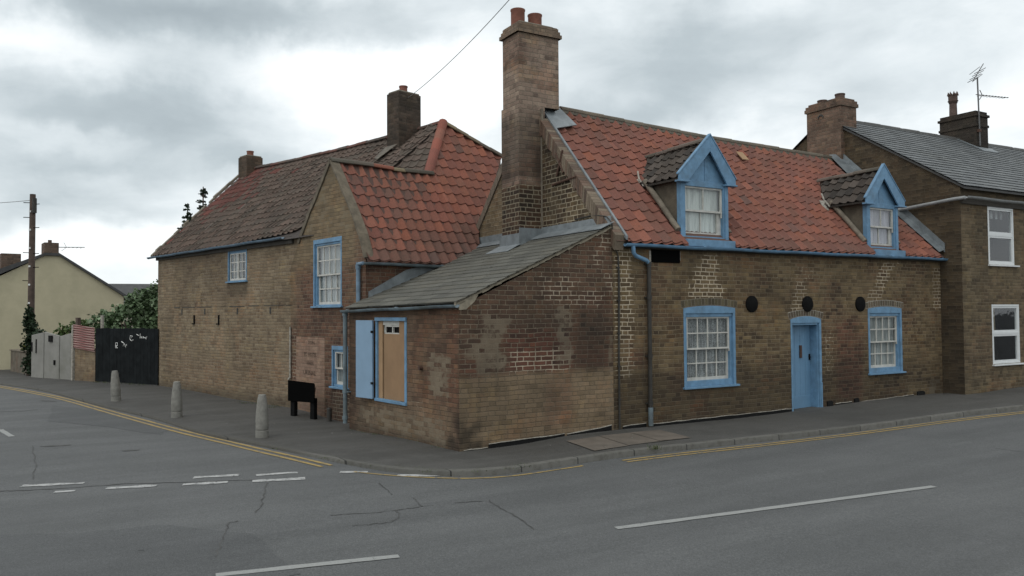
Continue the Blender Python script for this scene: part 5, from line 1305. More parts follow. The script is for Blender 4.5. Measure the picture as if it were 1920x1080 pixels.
for i in range(7):
    f0, f1 = i/7, (i+1)/7; zz_ = lambda f: 4.5-.06*sin(pi*f)
    ridge(KP(kpt(lerp(-7.3, XE, f0), 1)+V(0, 0, -.0-.06*sin(pi*f0))), KP(kpt(lerp(-7.3, XE, f1), 1)+V(0, 0, -.0-.06*sin(pi*f1))), .08, None, None, coll3, cols=[(.13,.06,.05),(.11,.075,.06),(.09,.07,.06),(.15,.07,.055)], n=3)
# slipped and stray pale slips
for (xx, ss) in ((-4.6, 1.5), (-3.4, 2.3), (-5.4, .8)):
    p = kpt(xx, ss/Lk)+V(0, 0, .05); b3.prism([KP(p), KP(p+V(.025, 0, 0)), KP(p+V(.04, .22, .22)), KP(p+V(.015, .22, .22))], (0, 0, .01), (.22,.2,.17))
sub(b3, 'ridge_tiles', M_tiledark, rk, smooth=True)
# torn verge with mortar at the far end
mb = MB()
for i in range(20):
    y0 = lerp(-.12, 2.5, i/20); y1 = lerp(-.12, 2.5, (i+1)/20); h = random.uniform(.02, .07)
    if random.random() < .8: mb.prism([KP((-7.6, y0, kz+y0+.08)), KP((-7.6, y1, kz+y1+.08)), KP((-7.6, y1, kz+y1+.12+h)), KP((-7.6, y0, kz+y0+.12+h))], KW.to_3x3() @ V(.14, 0, 0))
part(mb, 'verge_mortar', M_mortar, hou)
# eaves: gutters
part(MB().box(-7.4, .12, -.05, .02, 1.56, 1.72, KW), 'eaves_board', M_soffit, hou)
gutter(hou, KP((-7.68, -.15, 1.66)), KP((-.1, -.15, 1.71)), M_blueold, .05)
gutter(hou, V(.74, -.12, .97), V(.74, 2.6, .97), M_bluegrey, .05)
mb = MB(); mb.tube([(.46, -.06, .98), (.46, -.06, .2)], .042, 10); mb.tube([(.46, -.06, .86), (.46, -.06, .94)], .053, 10); mb.tube([(.74, -.11, .95), (.46, -.06, .95)], .035, 8)
part(mb, 'downpipe', M_blueold, hou, smooth=True)
# lead soaker where the lean-to roof meets the wing wall
mb = MB(); mb.prism([V(.625, .06, .2), V(.625, .06, .42), V(.625, .9, .86), V(.625, 1.5, 1.0), V(.625, 2.2, 1.0), V(.625, 2.2, .7)], (.012, 0, 0)); 
part(mb, 'lead_flashing', M_lead, hou)
mb = MB(); mb.tube([(-2.6, -.03, -.27), (-2.6, -.03, -1.38)], .022, 8); mb.tube([(-2.6, -.03, -1.37), (-2.64, -.05, -1.42)], .024, 8)
part(mb, 'overflow_pipe', M_limeline, hou, smooth=True)
# windows of the wing
sash(hou, I4, SW[0], SW[1], SW[2], SW[3], 4, 4, frame=.09, rec=.04, cur=M_net, label='tall upper sash window', sillw=.06)
sash(hou, I4, LWn[0], LWn[1], LWn[2], LWn[3], 2, 2, frame=.08, rec=.03, cur=M_net, label='small lower window beside the pipe', sillw=.07)
sash(hou, KW, KWn[0], KWn[1], KWn[2], KWn[3], 4, 3, frame=.08, rec=.02, cur=M_net, twocase=True, blind_split=(.5, .72), label='small two-light window under the eaves', sillw=.05)
# pale infill panel with ghost lettering
pm = wallgrid(-2.35, -1.02, -2.2, -.48, maskf=lambda x, z: (.25, .15+.5*sst(-1.4-z, 0, .2), .1+.3*sst(-1.6-z, 0, .3), .0, .0, .4), at=-.006)
pn = wallpart(pm, 'infill_panel', M_pink, hou)
M_ghost = simple('faded sign paint', (.085,.058,.045), .9, .3, 12., .2)
def text(parent, s, Mx, size, mat, name, ext=.001, sx=1.):
    cu = bpy.data.curves.new('txt', 'FONT'); cu.body = s; cu.size = size; cu.extrude = ext; cu.align_x = 'CENTER'; cu.resolution_u = 2
    o = bpy.data.objects.new('txt', cu); COL.objects.link(o); bpy.context.view_layer.update()
    me = bpy.data.meshes.new_from_object(o); bpy.data.objects.remove(o)
    mb = MB(); mb.v = [Mx @ V(v.co.x*sx, v.co.y, v.co.z) for v in me.vertices]; mb.f = [list(p.vertices) for p in me.polygons]; mb.c = [None]*len(mb.f)
    return mb
tx = MB()
for s, xx, zz_, sz in (('TON', -1.62, -.63, .11), ('TO HOTEL', -1.68, -.88, .12), ('HALL', -1.66, -1.06, .11), ('URINAL', -1.7, -1.27, .13), ('MARKET', -1.68, -1.6, .12)):
    q = text(None, s, Matrix.Translation((xx, -.0105, zz_)) @ Matrix.Rotation(radians(90), 4, 'X'), sz, None, '', sx=1.3 if len(s) < 8 else 1.05)
    tx.add(q.v, q.f)
sub(tx, 'ghost_lettering', M_ghost, pn)
# hooks and band on the long wall
mb = MB(); 
for x_, z_ in ((-4.91, -.1), (-3.48, -.1)): mb.box(x_-.02, x_+.02, -.03, .02, z_-.14, z_+.1, KW); mb.box(x_-.1, x_+.02, -.04, -.02, z_-.14, z_-.11, KW)
part(mb, 'wall_hook', M_black, hou)
mb = MB(); xx = -6.2
while xx < -.2:
    L_ = random.uniform(.3, 1.); mb.box(xx, xx+L_, -.008, .01, .19+.02*random.random(), .205+.02*random.random(), KW); xx += L_+random.uniform(.02, .3)
for x_ in (-5.7, -4.3, -2.5, -.9): mb.box(x_-.03, x_+.03, -.01, .01, .02, .17, KW)
part(mb, 'iron_band', M_dkpipe, hou)
# chimneys of the house
dm = lambda x, y, z: (.1, .15, .45*sst(fbm(x+y, z, 4., 2.), -.5, .3), .1, .1, .2)
def chim(th, name, M_, x0, x1, y0, y1, z0, z1, mat, pots, lbl=None, cap=.03, potm=M_pot, fn=dm):
    c_ = boxgrid(x0, x1, y0, y1, z0, z1, fn); 
    if cap: merge(c_, boxgrid(x0-cap, x1+cap, y0-cap, y1+cap, z1-.14, z1-.03, fn))
    c_.v = [M_ @ p for p in c_.v]
    o = wallpart(c_, name, mat, th, **(dict(label=lbl) if lbl else {}))
    sub(MB().prism([V(x0+.02, y0+.02, z1), V(x1-.02, y0+.02, z1), V(x1-.02, y1-.02, z1), V(x0+.02, y1-.02, z1)], (0, 0, .05)).xf(M_), 'flaunching', M_mortar, o, bev=.015)
    for (px, py, r, h) in pots: sub(MB().lathe([(r, z1+.03), (r, z1+h), (r*1.1, z1+h), (r*1.1, z1+h+.03), (r*.85, z1+h+.03), (r*.85, z1+h*.5)], (px, py, 0), 18).xf(M_), 'chimney_pot', potm, o, smooth=True)
    return o
chim(hou, 'chimney', KW, -.16, .32, 2.72, 3.40, 3.7, 5.42, M_brickDark, [(.06, 3.06, .1, .2)], 'taller ridge chimney', cap=0)
chim(hou, 'chimney', KW, -7.45, -6.92, 2.45, 2.98, 3.6, 4.84, M_brickDark, [(-7.18, 2.7, .1, .18)], 'end chimney', cap=0, fn=lambda x, y, z: (.1, .3, .1, .3, .3, .3))
mb = MB(); KF = lambda x, f, h=.07: KP(kpt(x, f)+V(0, 0, h))
mb.prism([KF(-.12, .8), KF(.3, .8), KF(.2, .66), KF(-.02, .68)], (0, 0, .02))
part(mb, 'chimney_fillet', simple('dark cement fillet', (.12,.105,.085), .95, .3), hou, bev=.01)
# ================================================================== NEIGHBOUR HOUSE
nei = thing('neighbour_house', FN, 'two-storey brown brick house with grey slate roof and white framed windows', 'house')
NA_ = FN.inverted() @ FA
NW1 = (1.02, 2.08, 1.03, 2.37); NW2 = (1.09, 2.22, -1.24, .13)
nm = lambda x, z: (.3*sst(fbm(x, z, 2., 2.), -.1, .4)+.1, .25*sst(fbm(x, z, 7., 1.), .1, .4)+.3*boxm(x, z, 0., 9., -1.9, -1.65, .1), max(.5*sst(z, 2.3, 2.5), .3*sst(fbm(x, z, 5., .7), 0., .4), .25*(1-sst(x, .0, .1))), .15*sst(fbm(x, z, 9., 1.3), 0., .4), .5*sst(fbm(x, z, 19., .8), -.1, .4), .25)
ops = [(o[0]+.01, o[1]-.01, o[2]+.01, o[3]-.01) for o in (NW1, NW2)]
Fn = wallgrid(0, 11., -2.3, 2.74, ops, maskf=nm, reveal=.1, st=.09)
NR = .63; ny = 3.55; nz0 = 2.74
gm = lambda y, z: (.12+.2*sst(fbm(y, z, 2., 1.), 0, .4), .2*sst(fbm(y, z, 7., 1.), .1, .4), min(1, .55+.3*fbm(y, z, 3., .8)+.2*(1-sst(z, -1.5, 1.))), .1, .35*sst(fbm(y, z, 2., .7), -.1, .4)*sst(z, 1.4, 2.5), .35)
Gn = wallgrid(0, 7.2, -2.3, nz0+NR*ny, plane='y', at=0., poly=[(0, -2.3), (7.2, -2.3), (7.2, nz0), (ny, nz0+NR*ny), (0, nz0)], maskf=gm, st=.09)
bk = closed(MB().quad(V(0,7.2,-2.3), V(11,7.2,-2.3), V(11,7.1,2.74), V(0,7.1,2.74)).add([V(11,0,-2.3), V(11,7.2,-2.3), V(11,7.2,2.6), V(11,ny,nz0+NR*ny), V(11,0,2.6)], [(0,1,2,3,4)]))
no = wallpart(merge(merge(Fn, Gn), bk), 'wall', M_brickN, nei)
Un = V(0, 1, NR).normalized(); Ln = sqrt(1+NR*NR)*(ny+.14)
random.seed(61)
tn = tiles(V(-.08, -.14, nz0-.14*NR+.08), V(1, 0, 0), Un, [(0, 0), (11.2, 0), (11.2, Ln), (0, Ln)], .28, .2, col_slateN, None, 0., 'slate', lift=.02, th=.012, jitter=.003)
rn = MB(); zr = nz0+NR*ny
rn.prism([V(-.06, -.12, nz0-.12*NR+.06), V(11.1, -.12, nz0-.12*NR+.06), V(11.1, ny, zr+.06), V(-.06, ny, zr+.06)], (0, 0, -.05), (.06,.06,.06))
rn.quad(V(-.06, 7.3, nz0-.1), V(11.1, 7.3, nz0-.1), V(11.1, ny, zr+.06), V(-.06, ny, zr+.06), col=(.06,.06,.06))
M_slateN = tile_mat('blue grey slate', (.095,.095,.08), .35, .6)
rno = part(rn, 'roof', M_slateN, nei); sub(tn, 'slates', M_slateN, rno, recalc=False)
b4 = MB()
def coll4(mb, name, mat, parent, smooth=True): b4.add(mb.v, mb.f); b4.c[-len(mb.f):] = mb.c
ridge(V(-.05, ny, zr+.06), V(11.1, ny, zr+.06), .09, None, None, coll4, cols=[(.07,.07,.068),(.08,.08,.076)])
sub(b4, 'ridge_tiles', M_slateN, rno, smooth=True)
# lichen stained strip on the slates under the far chimney
nc = lambda x, y, z: (.15, .25, .2+.2*sst(fbm(x, z, 3., 2.), 0, .3), .5, .1, .3)
chn = boxgrid(-.14, .47, 2.95, 4.0, 2.6, zr+.24, nc); merge(chn, boxgrid(-.18, .51, 2.91, 4.04, zr+.24, zr+.33, nc)); merge(chn, boxgrid(-.16, .49, 2.93, 4.02, zr+.33, zr+.4, nc)); merge(chn, boxgrid(-.12, .45, 2.98, 3.96, zr+.4, zr+.46, nc))
co_ = wallpart(chn, 'chimney', M_brickC, nei, label='broad chimney on the gable')
for py_, h_ in ((3.2, .14), (3.75, .1)): sub(MB().lathe([(.12, zr+.45), (.12, zr+.45+h_), (.13, zr+.45+h_), (.13, zr+.48+h_), (.1, zr+.48+h_)], (.17, py_, 0), 18), 'chimney_pot', M_potd, co_, smooth=True)
XC = 5.85
cf = boxgrid(XC, XC+.6, 3.0, 4.1, zr-1.3, zr+.72, lambda x, y, z: (.05, .1, .75, 0, 0, .3)); 
for dz, g_ in ((.38, .025), (.68, .04)): merge(cf, boxgrid(XC-g_, XC+.6+g_, 3.0-g_, 4.1+g_, zr+dz, zr+dz+.07, lambda x, y, z: (.05, .1, .75, 0, 0, .3)))
merge(cf, boxgrid(XC+.01, XC+.59, 3.01, 4.09, zr+.75, zr+.84, lambda x, y, z: (.05, .1, .75, 0, 0, .3)))
cfo = wallpart(cf, 'chimney', M_brickDark, nei, label='dark sooty ridge chimney with crown pot')
mb = MB(); pz = zr+.82
mb.lathe([(r_*.85, h_*.8) for r_, h_ in [(.17, 0), (.13, .1), (.12, .55), (.135, .56), (.15, .62), (.17, .64), (.17, .66), (.15, .67), (.15, .86), (.16, .88), (.13, .88), (.12, .7)]], (XC+.3, 3.85, pz), 20)
for k in range(8): a = 2*pi*k/8; mb.tube([(XC+.3+cos(a)*.122, 3.85+sin(a)*.122, pz+.69), (XC+.3+cos(a)*.127, 3.85+sin(a)*.127, pz+.8)], [.042, .005], 5)
sub(mb, 'crown_pot', M_potd, cfo, smooth=True)
yr_ = lambda y: zr-(ny-y)*NR+.1
mb = MB(); mb.prism([V(XC-.1, 2.98, yr_(2.98)+.01), V(XC+.75, 2.98, yr_(2.98)+.01), V(XC+.75, 2.78, yr_(2.78)), V(XC-.1, 2.74, yr_(2.74))], (0, 0, .02)); mb.prism([V(XC-.16, 2.9, yr_(2.9)+.01), V(XC-.0, 2.9, yr_(2.9)+.01), V(XC-.0, 3.5, yr_(3.5)), V(XC-.16, 3.5, yr_(3.5))], (0, 0, .02))
part(mb, 'lead_flashing', M_lead, nei)
gutter(nei, (-.05, -.16, 2.5), (11., -.16, 2.52), M_wgutter, .052)
mb = MB(); mb.tube([(-.05, -.14, 2.47), (-.1, .1, 2.46), (-.1, 1.6, 2.36)], .04, 8); part(mb, 'waste_pipe', M_wgutter, nei, smooth=True)
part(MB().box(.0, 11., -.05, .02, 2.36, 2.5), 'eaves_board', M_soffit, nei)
def upvc(th, o, lbl, open_top=False, cur=None):
    x0, x1, z0, z1 = o; mb = MB(); f = .055; mid = (z0+z1)/2+.02
    mb.box(x0, x1, .0, .08, z1-f, z1); mb.box(x0, x0+f, .0, .08, z0+f, z1-f); mb.box(x1-f, x1, .0, .08, z0+f, z1-f); mb.box(x0, x1, .0, .08, z0, z0+f)
    mb.box(x0+f, x1-f, .005, .075, mid-.035, mid+.035)
    w_ = part(mb, 'window', M_upvc, th, bev=.006, label=lbl)
    mb = MB(); g = .035
    for a, b in ((z0+f, mid-.035), (mid+.035, z1-f)):
        mb.box(x0+f, x1-f, .012, .06, b-g, b); mb.box(x0+f, x0+f+g, .012, .06, a+g, b-g); mb.box(x1-f-g, x1-f, .012, .06, a+g, b-g); mb.box(x0+f, x1-f, .012, .06, a, a+g)
    sub(mb, 'sash', M_upvc, w_)
    sub(MB().box(x0+f, x1-f, .035, .04, z0+f, z1-f), 'pane', M_glass, w_)
    sub(MB().box(x0-.02, x1+.12, -.06, .03, z0-.035, z0-.002), 'sill', M_upvc, w_, bev=.004)
    sub(MB().box(x0-.1, x1+.1, .5, .52, z0-.1, z1+.1).box(x0-.02, x0-.0, .1, .52, z0-.1, z1+.1).box(x1, x1+.02, .1, .52, z0-.1, z1+.1).box(x0-.1, x1+.1, .1, .5, z0-.12, z0-.1).box(x0-.1, x1+.1, .1, .5, z1+.1, z1+.12), 'dark_backing', M_dark, w_)  # added dark box standing for the unlit room behind the glass
    return w_
wu = upvc(nei, NW1, 'upper white window'); wd_ = upvc(nei, NW2, 'lower white window')
mb = MB()
for k in range(5): mb.box(1.1+k*.2, 1.18+k*.2, .2, .21, 2.12, 2.3)
sub(mb, 'curtain', M_net, wu)
mb = MB(); mb.box(1.15, 1.75, .3, .32, -.48, .06); sub(mb, 'curtain', simple('tan blind', (.25,.2,.13), .9), wd_)
# television aerial clamped to the dark chimney
aer = thing('tv_aerial', FN, 'thin grey television aerial clamped to the dark chimney of the brown house', 'aerial', at=(XC+.1, 2.95, zr))
ax_ = XC+.1; ay_ = 2.95
part(MB().tube([(ax_, ay_, zr-.2), (ax_-.06, ay_, zr+1.8)], .022, 8), 'mast', M_alu, aer)
mb = MB(); p0 = V(ax_-.06, ay_, zr+1.75)
mb.tube([p0+V(-.3, -.05, -.1), p0+V(.5, .1, .55)], .014, 6)
for k in (-.55, -.25, .1, .4):
    c_ = p0+V(.25+k*.45, .03+k*.05, .05+.3+k*.35)-V(.2,0,.2); mb.tube([c_+V(.02, -.16, .05), c_+V(-.02, .16, -.05)], .01, 5)
for s_ in (-1, 1): mb.tube([p0+V(-.32+.06*s_, 0, -.02-.1*s_), p0+V(.2+.06*s_, 0, .28-.1*s_)], .009, 5)
part(mb, 'antenna', M_alu, aer)
mb = MB(); p1 = V(ax_-.03, ay_, zr+1.28); mb.tube([p1+V(-.12, 0, 0), p1+V(1.55, .0, .12)], .012, 6)
for k in range(9): c_ = p1+V(.1+k*.16, 0, .012*k); mb.tube([c_-V(0, .1, 0), c_+V(0, .1, 0)], .006, 4)
mb.tube([p1+V(.05, 0, -.12), p1+V(.2, 0, .02), p1+V(.08, 0, .16)], .012, 5)
part(mb, 'antenna', M_alu, aer)
part(MB().box(ax_-.07, ax_+.03, ay_-.03, ay_+.05, zr+.2, zr+.28), 'clamp', M_iron, aer)
# further house up the main street: only its roof shows
FN2 = FN @ Matrix.Translation((11.3, -.3, 0))
far = thing('terraced_house', FN2, 'dark roofed house beyond the brown brick neighbour at the right edge', 'house')
part(MB().add([V(0,0,-2.3), V(9,0,-2.3), V(9,0,3.), V(0,0,3.), V(0,7,-2.3), V(9,7,-2.3), V(9,7,3.), V(0,7,3.), V(0,3.5,5.8), V(9,3.5,5.8)], [(0,1,2,3), (5,4,7,6), (4,0,3,8,7), (1,5,6,9,2)]), 'wall', simple('far brown brick', (.1,.075,.05), .9), far)
part(MB().prism([V(-.2,-.25,2.85), V(9.2,-.25,2.85), V(9.2,3.5,5.95), V(-.2,3.5,5.95)], (0,0,.1)).prism([V(-.2,7.25,2.85), V(9.2,7.25,2.85), V(9.2,3.5,5.95), V(-.2,3.5,5.95)], (0,0,.1)), 'roof', M_darkroof, far)
# ================================================================== STREET THINGS
def ground(x, y): return hp(x, y)
protos = []
def bollard():
    x, y = -4.27, 13.68; z = ground(x, y)
    b_ = thing('bollard', I4, 'nearest concrete bollard, in front of the street name sign', 'bollard', 'concrete bollards along the side street', at=(x, y, z))
    c = (x, y, z)
    part(MB().lathe([(.108, -.1), (.108, .115), (.1, .118), (.096, .125)], c, 26), 'base', M_conc, b_, smooth=True)
    part(MB().lathe([(.096, .125), (.104, .135), (.107, .15), (.106, .3), (.1, .42), (.088, .55), (.074, .66), (.068, .685), (.064, .695), (.064, .715), (.055, .725), (.02, .728)], c, 26), 'shaft', M_conc, b_, smooth=True)
    return b_
b0 = bollard()
def copy_thing(src, loc, label):
    c = src.copy(); COL.objects.link(c); c.location = loc; c['label'] = label; c.rotation_euler = (radians(random.uniform(-2.5, 2.5)), radians(random.uniform(-2.5, 2.5)), random.uniform(0, 3))
    for ch in list(src.children):
        d_ = ch.copy(); COL.objects.link(d_); d_.parent = c
        for g in list(ch.children):
            e_ = g.copy(); COL.objects.link(e_); e_.parent = d_
    return c
for (x, y, l) in ((-6.78, 16.21, 'middle concrete bollard of the three, in front of the long brick wall'), (-9.38, 18.99, 'farthest concrete bollard, in front of the black gates')):
    c_ = copy_thing(b0, (x, y, ground(x, y)-.01), l)
# street name sign on two posts
sx, sy = -4.51, 16.43
sg = thing('street_sign', I4, 'low black sign board on two posts before the pale brick panel', 'street sign', at=(-4.25, 16.3, -2.1))
A_ = V(-4.47, 16.40, 0); B_ = V(-3.99, 16.08, 0)
dr = (B_-A_).normalized(); nr = V(dr.y, -dr.x, 0); nr = nr if nr.y < 0 else -nr
for P in (A_, B_):
    z = ground(P.x, P.y); q = [P-dr*.06-nr*.05, P+dr*.06-nr*.05, P+dr*.06+nr*.04, P-dr*.06+nr*.04]
    part(MB().prism([V(p.x, p.y, z-.2) for p in q], (0, 0, .62)), 'post', M_black, sg, bev=.006)
a = A_-dr*.1+nr*.045; b = B_+dr*.1+nr*.045; zg = -2.1
part(MB().prism([V(a.x, a.y, zg+.34), V(b.x, b.y, zg+.34), V(b.x, b.y, zg+.7), V(b.x-dr.x*.02, b.y-dr.y*.02, zg+.73), V(a.x, a.y, zg+.76)], nr*.03), 'board', M_blackflat, sg, bev=.006)
# sign on the cottage
ws = thing('wall_sign', FA, 'small black nameplate under the blue gutter beside the downpipe', 'sign', at=(1.16, -.02, .97))
part(MB().box(.83, 1.48, -.03, -.006, .86, 1.08), 'plate', M_blackflat, ws, bev=.006)
part(MB().box(.79, .85, -.012, -.002, .85, 1.06).box(1.47, 1.5, -.012, -.002, .9, 1.07), 'backing', M_limeline, ws)
# stub post by the wing wall
st_ = MB().tube([(-3.62, 15.85, -2.3), (-3.62, 15.85, -1.86)], .05, 10); st_.tube([(-3.62, 15.85, -1.86), (-3.62, 15.85, -1.84)], [.05, .03], 10)
sp_ = build(st_, 'post', M_dkpipe, None, smooth=True); setprops(sp_, 'short dark iron stub post at the foot of the gable wall', 'post')
# gates
GA = V(-12.53, 24.13, 0); GB = V(-9.98, 22.72, 0); gz = -2.0; gd = (GB-GA).normalized(); gn = V(gd.y, -gd.x, 0)
gate = thing('gates', I4, 'pair of black boarded gates with white scribbles', 'gates', at=(-11.3, 23.4, -2.))
GL_ = (GB-GA).length
for side, (a, b) in enumerate(((0, .52), (.525, 1))):
    mb = MB(); nb = 9; h = 1.62
    for k in range(nb):
        p = GA+gd*GL_*lerp(a, b, k/nb)+gn*(.0 if side == 0 else .05); q = GA+gd*GL_*lerp(a, b, (k+.97)/nb)+gn*(.0 if side == 0 else .05)
        zt_ = gz+h+.02*random.random()
        mb.prism([V(p.x, p.y, gz+.04), V(q.x, q.y, gz+.04), V(q.x, q.y, zt_), V(p.x, p.y, zt_)], gn*.025)
    go = part(mb, 'gate_leaf', M_gate, gate, bev=.003)
    mb = MB()
    def G(u, z): p = GA+gd*u*GL_+gn*(.03 if side == 0 else .08); return V(p.x, p.y, gz+z)
    if side == 0:
        mb.tube([G(.33, 1.12), G(.36, 1.12), G(.36, 1.2), G(.33, 1.2), G(.33, 1.12), G(.36, 1.05), G(.33, 1.05), G(.33, 1.12)], .012, 4)
        mb.tube([G(.42, 1.24), G(.46, 1.2), G(.45, 1.1), G(.47, 1.18), G(.49, 1.08), G(.5, 1.16), G(.52, 1.06)], .014, 4)
    else:
        mb.tube([G(.60, 1.36), G(.62, 1.4), G(.585, 1.42), G(.575, 1.32), G(.6, 1.27), G(.63, 1.3)], .013, 4)
        mb.tube([G(.68, 1.46), G(.715, 1.42)], .012, 4); mb.tube([G(.735, 1.48), G(.735, 1.34), G(.75, 1.4), G(.765, 1.35), G(.78, 1.4), G(.795, 1.35), G(.81, 1.38), G(.825, 1.33), G(.835, 1.4)], .012, 4)
    sub(mb, 'graffiti', M_graf, go)
# brick pier with red corrugated sheet
PA = V(-13.55, 24.82, 0); PB_ = GA-gd*.05; pdv = (PB_-PA); pl_ = pdv.length; pd = pdv.normalized(); pnn = V(pd.y, -pd.x, 0)
FP = Matrix.Translation((PA.x, PA.y, 0)) @ Matrix.Rotation(atan2(pd.y, pd.x), 4, 'Z')
pier = thing('low_wall', FP, 'short brick wall with faded red corrugated sheet above, left of the gates', 'wall')
pw = boxgrid(0, pl_, 0, .23, -2.3, -.98, lambda x, y, z: (.2, .4*sst(fbm(x, z, 2., 2.), -.2, .3), .3*(1-sst(z, -1.9, -1.5)), .2, .3, .3))
wallpart(pw, 'brickwork', M_brickK, pier)
mb = MB(); n_ = 60; vs = []
for k in range(n_+1):
    z = lerp(-1.02, -.30, k/n_); yy = -.04+.018*sin(k/n_*2*pi*10)
    vs += [V(-.02, yy, z+.04), V(pl_+.03, yy, z-.06)]
mb.add(vs, [(2*k, 2*k+1, 2*k+3, 2*k+2) for k in range(n_)])
mt, t, b = material('striped red sheet'); s_ = t.sep(t.co()); 
fz = t.m('FRACT', t.m('MULTIPLY', t.m('SUBTRACT', s_[2], .02), 13.9)); n1 = t.noise(t.co(), 8., 4, .6)
c = t.mix(t.step(fz, .35, .6), (.2,.06,.055), (.32,.2,.18)); t.put(b.inputs['Base Color'], t.mix(t.step(n1, .4, .7, 0., .5), c, (.2,.13,.11))); b.inputs['Roughness'].default_value = .7
part(mb, 'corrugated_sheet', mt, pier, smooth=True, recalc=False)
# grey panel fence
FB = V(-15.75, 26.59, 0); fe = thing('concrete_fence', FP, 'grey weathered panel fence between ivy pole and brick wall', 'fence', at=(-2.9, 0, -2.))
fp_ = FP.inverted() @ FB
mb = MB(); xs_ = [fp_.x+.05, -1.95, -1.0, -.12]
tops = [(-.62, -.52), (-.5, -.62), (-.64, -.5)]
for k in range(3):
    x0, x1 = xs_[k], xs_[k+1]-.012; y0 = lerp(fp_.y, 0, k/3); 
    mb.prism([V(x0, .02*k, -2.2), V(x1, .02*k, -2.2), V(x1, .02*k, tops[k][1]), V(x0, .02*k, tops[k][0])], (0, .05, 0))
part(mb, 'panel', M_concpanel, fe, bev=.01)
mb = MB(); mb.box(-.1, -.02, -.06, .04, -2.2, -.28); part(mb, 'fence_post', M_limeline, fe)
mb = MB(); mb.box(-.1, .03, .06, .16, -2., -.05); part(mb, 'fence_post', M_pole, fe)
mb = MB(); mb.box(-2.75, -2.68, -.02, .06, -1.15, -.85); mb.box(-2.45, -2.4, -.02, .06, -1.2, -.75); mb.box(-1.62, -1.4, -.02, .07, -.82, -.62); mb.box(-1.28, -1.22, -.02, .07, -1.55, -1.4)
part(mb, 'hole_shade', M_dark, fe)  # solid near-black blocks painted as the shade inside gaps in the panels
# utility pole with climbing steps
up_ = thing('utility_pole', I4, 'tall brown wooden utility pole with climbing steps, ivy round its foot', 'utility pole', at=(-16.3, 27.1, -2.))
part(MB().tube([(-16.3, 27.1, -2.3), (-16.28, 27.1, 4.15)], [.115, .09], 14), 'shaft', M_pole, up_, smooth=True)
mb = MB()
for z, s_ in ((3.85, -1), (3.8, 1), (3.35, -1), (3.0, 1), (2.15, -1), (2.12, 1), (1.65, 1), (1.2, -1)): mb.tube([(-16.29, 27.05, z), (-16.29+s_*.27, 27.05, z+.01)], .014, 6)
part(mb, 'step', M_black, up_)
part(MB().tube([(-16.17, 27.02, 4.0), (-16.17, 27.02, 3.5)], .07, 10), 'junction_box', M_dkpipe, up_)
mb = MB(); 
for k in range(7): mb.box(-16.33, -16.27, 26.98, 27.01, -.2+k*.62, -.14+k*.62)
part(mb, 'tag', M_graf, up_)
def wire(name, P, Q, sag, r, label):
    mb = MB(); P = V(*P); Q = V(*Q); mb.tube([P.lerp(Q, k/24)-V(0, 0, sag*4*(k/24)*(1-k/24)) for k in range(25)], r, 5)
    return setprops(build(mb, name, M_wire, None), label, 'wire')
wire('overhead_wire', (-16.3, 27.1, 3.95), (-24., 30., 4.4), .15, .01, 'thin wire leaving the utility pole towards the left')
kc = FK @ V(.32, 3.0, 5.3)
def along(px, py, Y):
    v = fw + r2*((px-960)/1500) + u2*((540-py)/1500); return v*(Y/v.y)
e_ = along(985, -35, 13.)
wire('overhead_wire', (kc.x, kc.y, kc.z), (e_.x, e_.y, e_.z), .12, .007, 'long service wire rising from the middle chimney to the top of the picture')
# ------------------------------------------------------------------ yellow house
FY = Matrix.Translation((-18.2, 31.0, 0)) @ Matrix.Rotation(radians(38), 4, 'Z')
def onFY(px, py):
    v = fw + r2*((px-960)/1500) + u2*((540-py)/1500); O_ = FY.translation; yv = V(-sin(radians(38)), cos(radians(38)), 0); xv = V(cos(radians(38)), sin(radians(38)), 0)
    P = v*(O_.dot(yv)/v.dot(yv)); q = P-O_; return (q.dot(xv), P.z)
yh = thing('yellow_house', FY, 'cream yellow rendered gable end of a house behind the ivy pole', 'house')
apL = onFY(84, 479); apR = onFY(110, 479); lf_ = onFY(-60, 545); rg = onFY(232, 556)
xl = lf_[0]-1.; zl_ = lf_[1]-.42
fz_ = V(xl, 0, -2.4); 
ol = [V(xl, 0, -2.4), V(rg[0], 0, -2.4), V(rg[0], 0, rg[1]), V(apR[0], 0, apR[1]), V(apL[0], 0, apL[1]), V(lf_[0], 0, lf_[1]), V(xl, 0, zl_)]
part(MB().prism(ol, (0, 7, 0)), 'wall', M_yellow, yh)
# roof slabs
mb = MB()
mb.prism([V(apR[0], -.1, apR[1]+.0), V(rg[0]+.25, -.1, rg[1]-.16), V(rg[0]+.25, -.1, rg[1]-.05), V(apR[0], -.1, apR[1]+.1)], (0, 7.2, 0))
mb.prism([V(apL[0], -.1, apL[1]), V(xl-.2, -.1, zl_-.08), V(xl-.2, -.1, zl_+.28), V(apL[0], -.1, apL[1]+.1)], (0, 7.2, 0))
mb.box(apL[0], apR[0], -.1, 7.1, apL[1], apL[1]+.1)
part(mb, 'roof', M_darkroof, yh)
c_ = boxgrid(apL[0], apR[0]+.02, .1, .9, apL[1]-.2, apL[1]+.52, lambda x, y, z: (.1, .1, .6, .3, 0, .3))
co2 = wallpart(c_, 'chimney', M_brickC, yh)
sub(MB().lathe([(.07, apL[1]+.5), (.07, apL[1]+.65)], ((apL[0]+apR[0])/2, .5, 0), 12), 'chimney_pot', M_potd, co2)
hx, hz = onFY(40, 490)
c_ = boxgrid(hx-.35, hx+.35, 3.2, 3.9, hz-.8, hz+.5, lambda x, y, z: (.1, .1, .6, .3, 0, .3)); wallpart(c_, 'chimney', M_brickC, yh)
ya = thing('tv_aerial', FY, 'small horizontal aerial beside the chimney of the yellow house', 'aerial', at=(apR[0]+.1, .5, apR[1]+.3))
mb = MB(); z_ = apL[1]+.38; x_ = apR[0]+.05
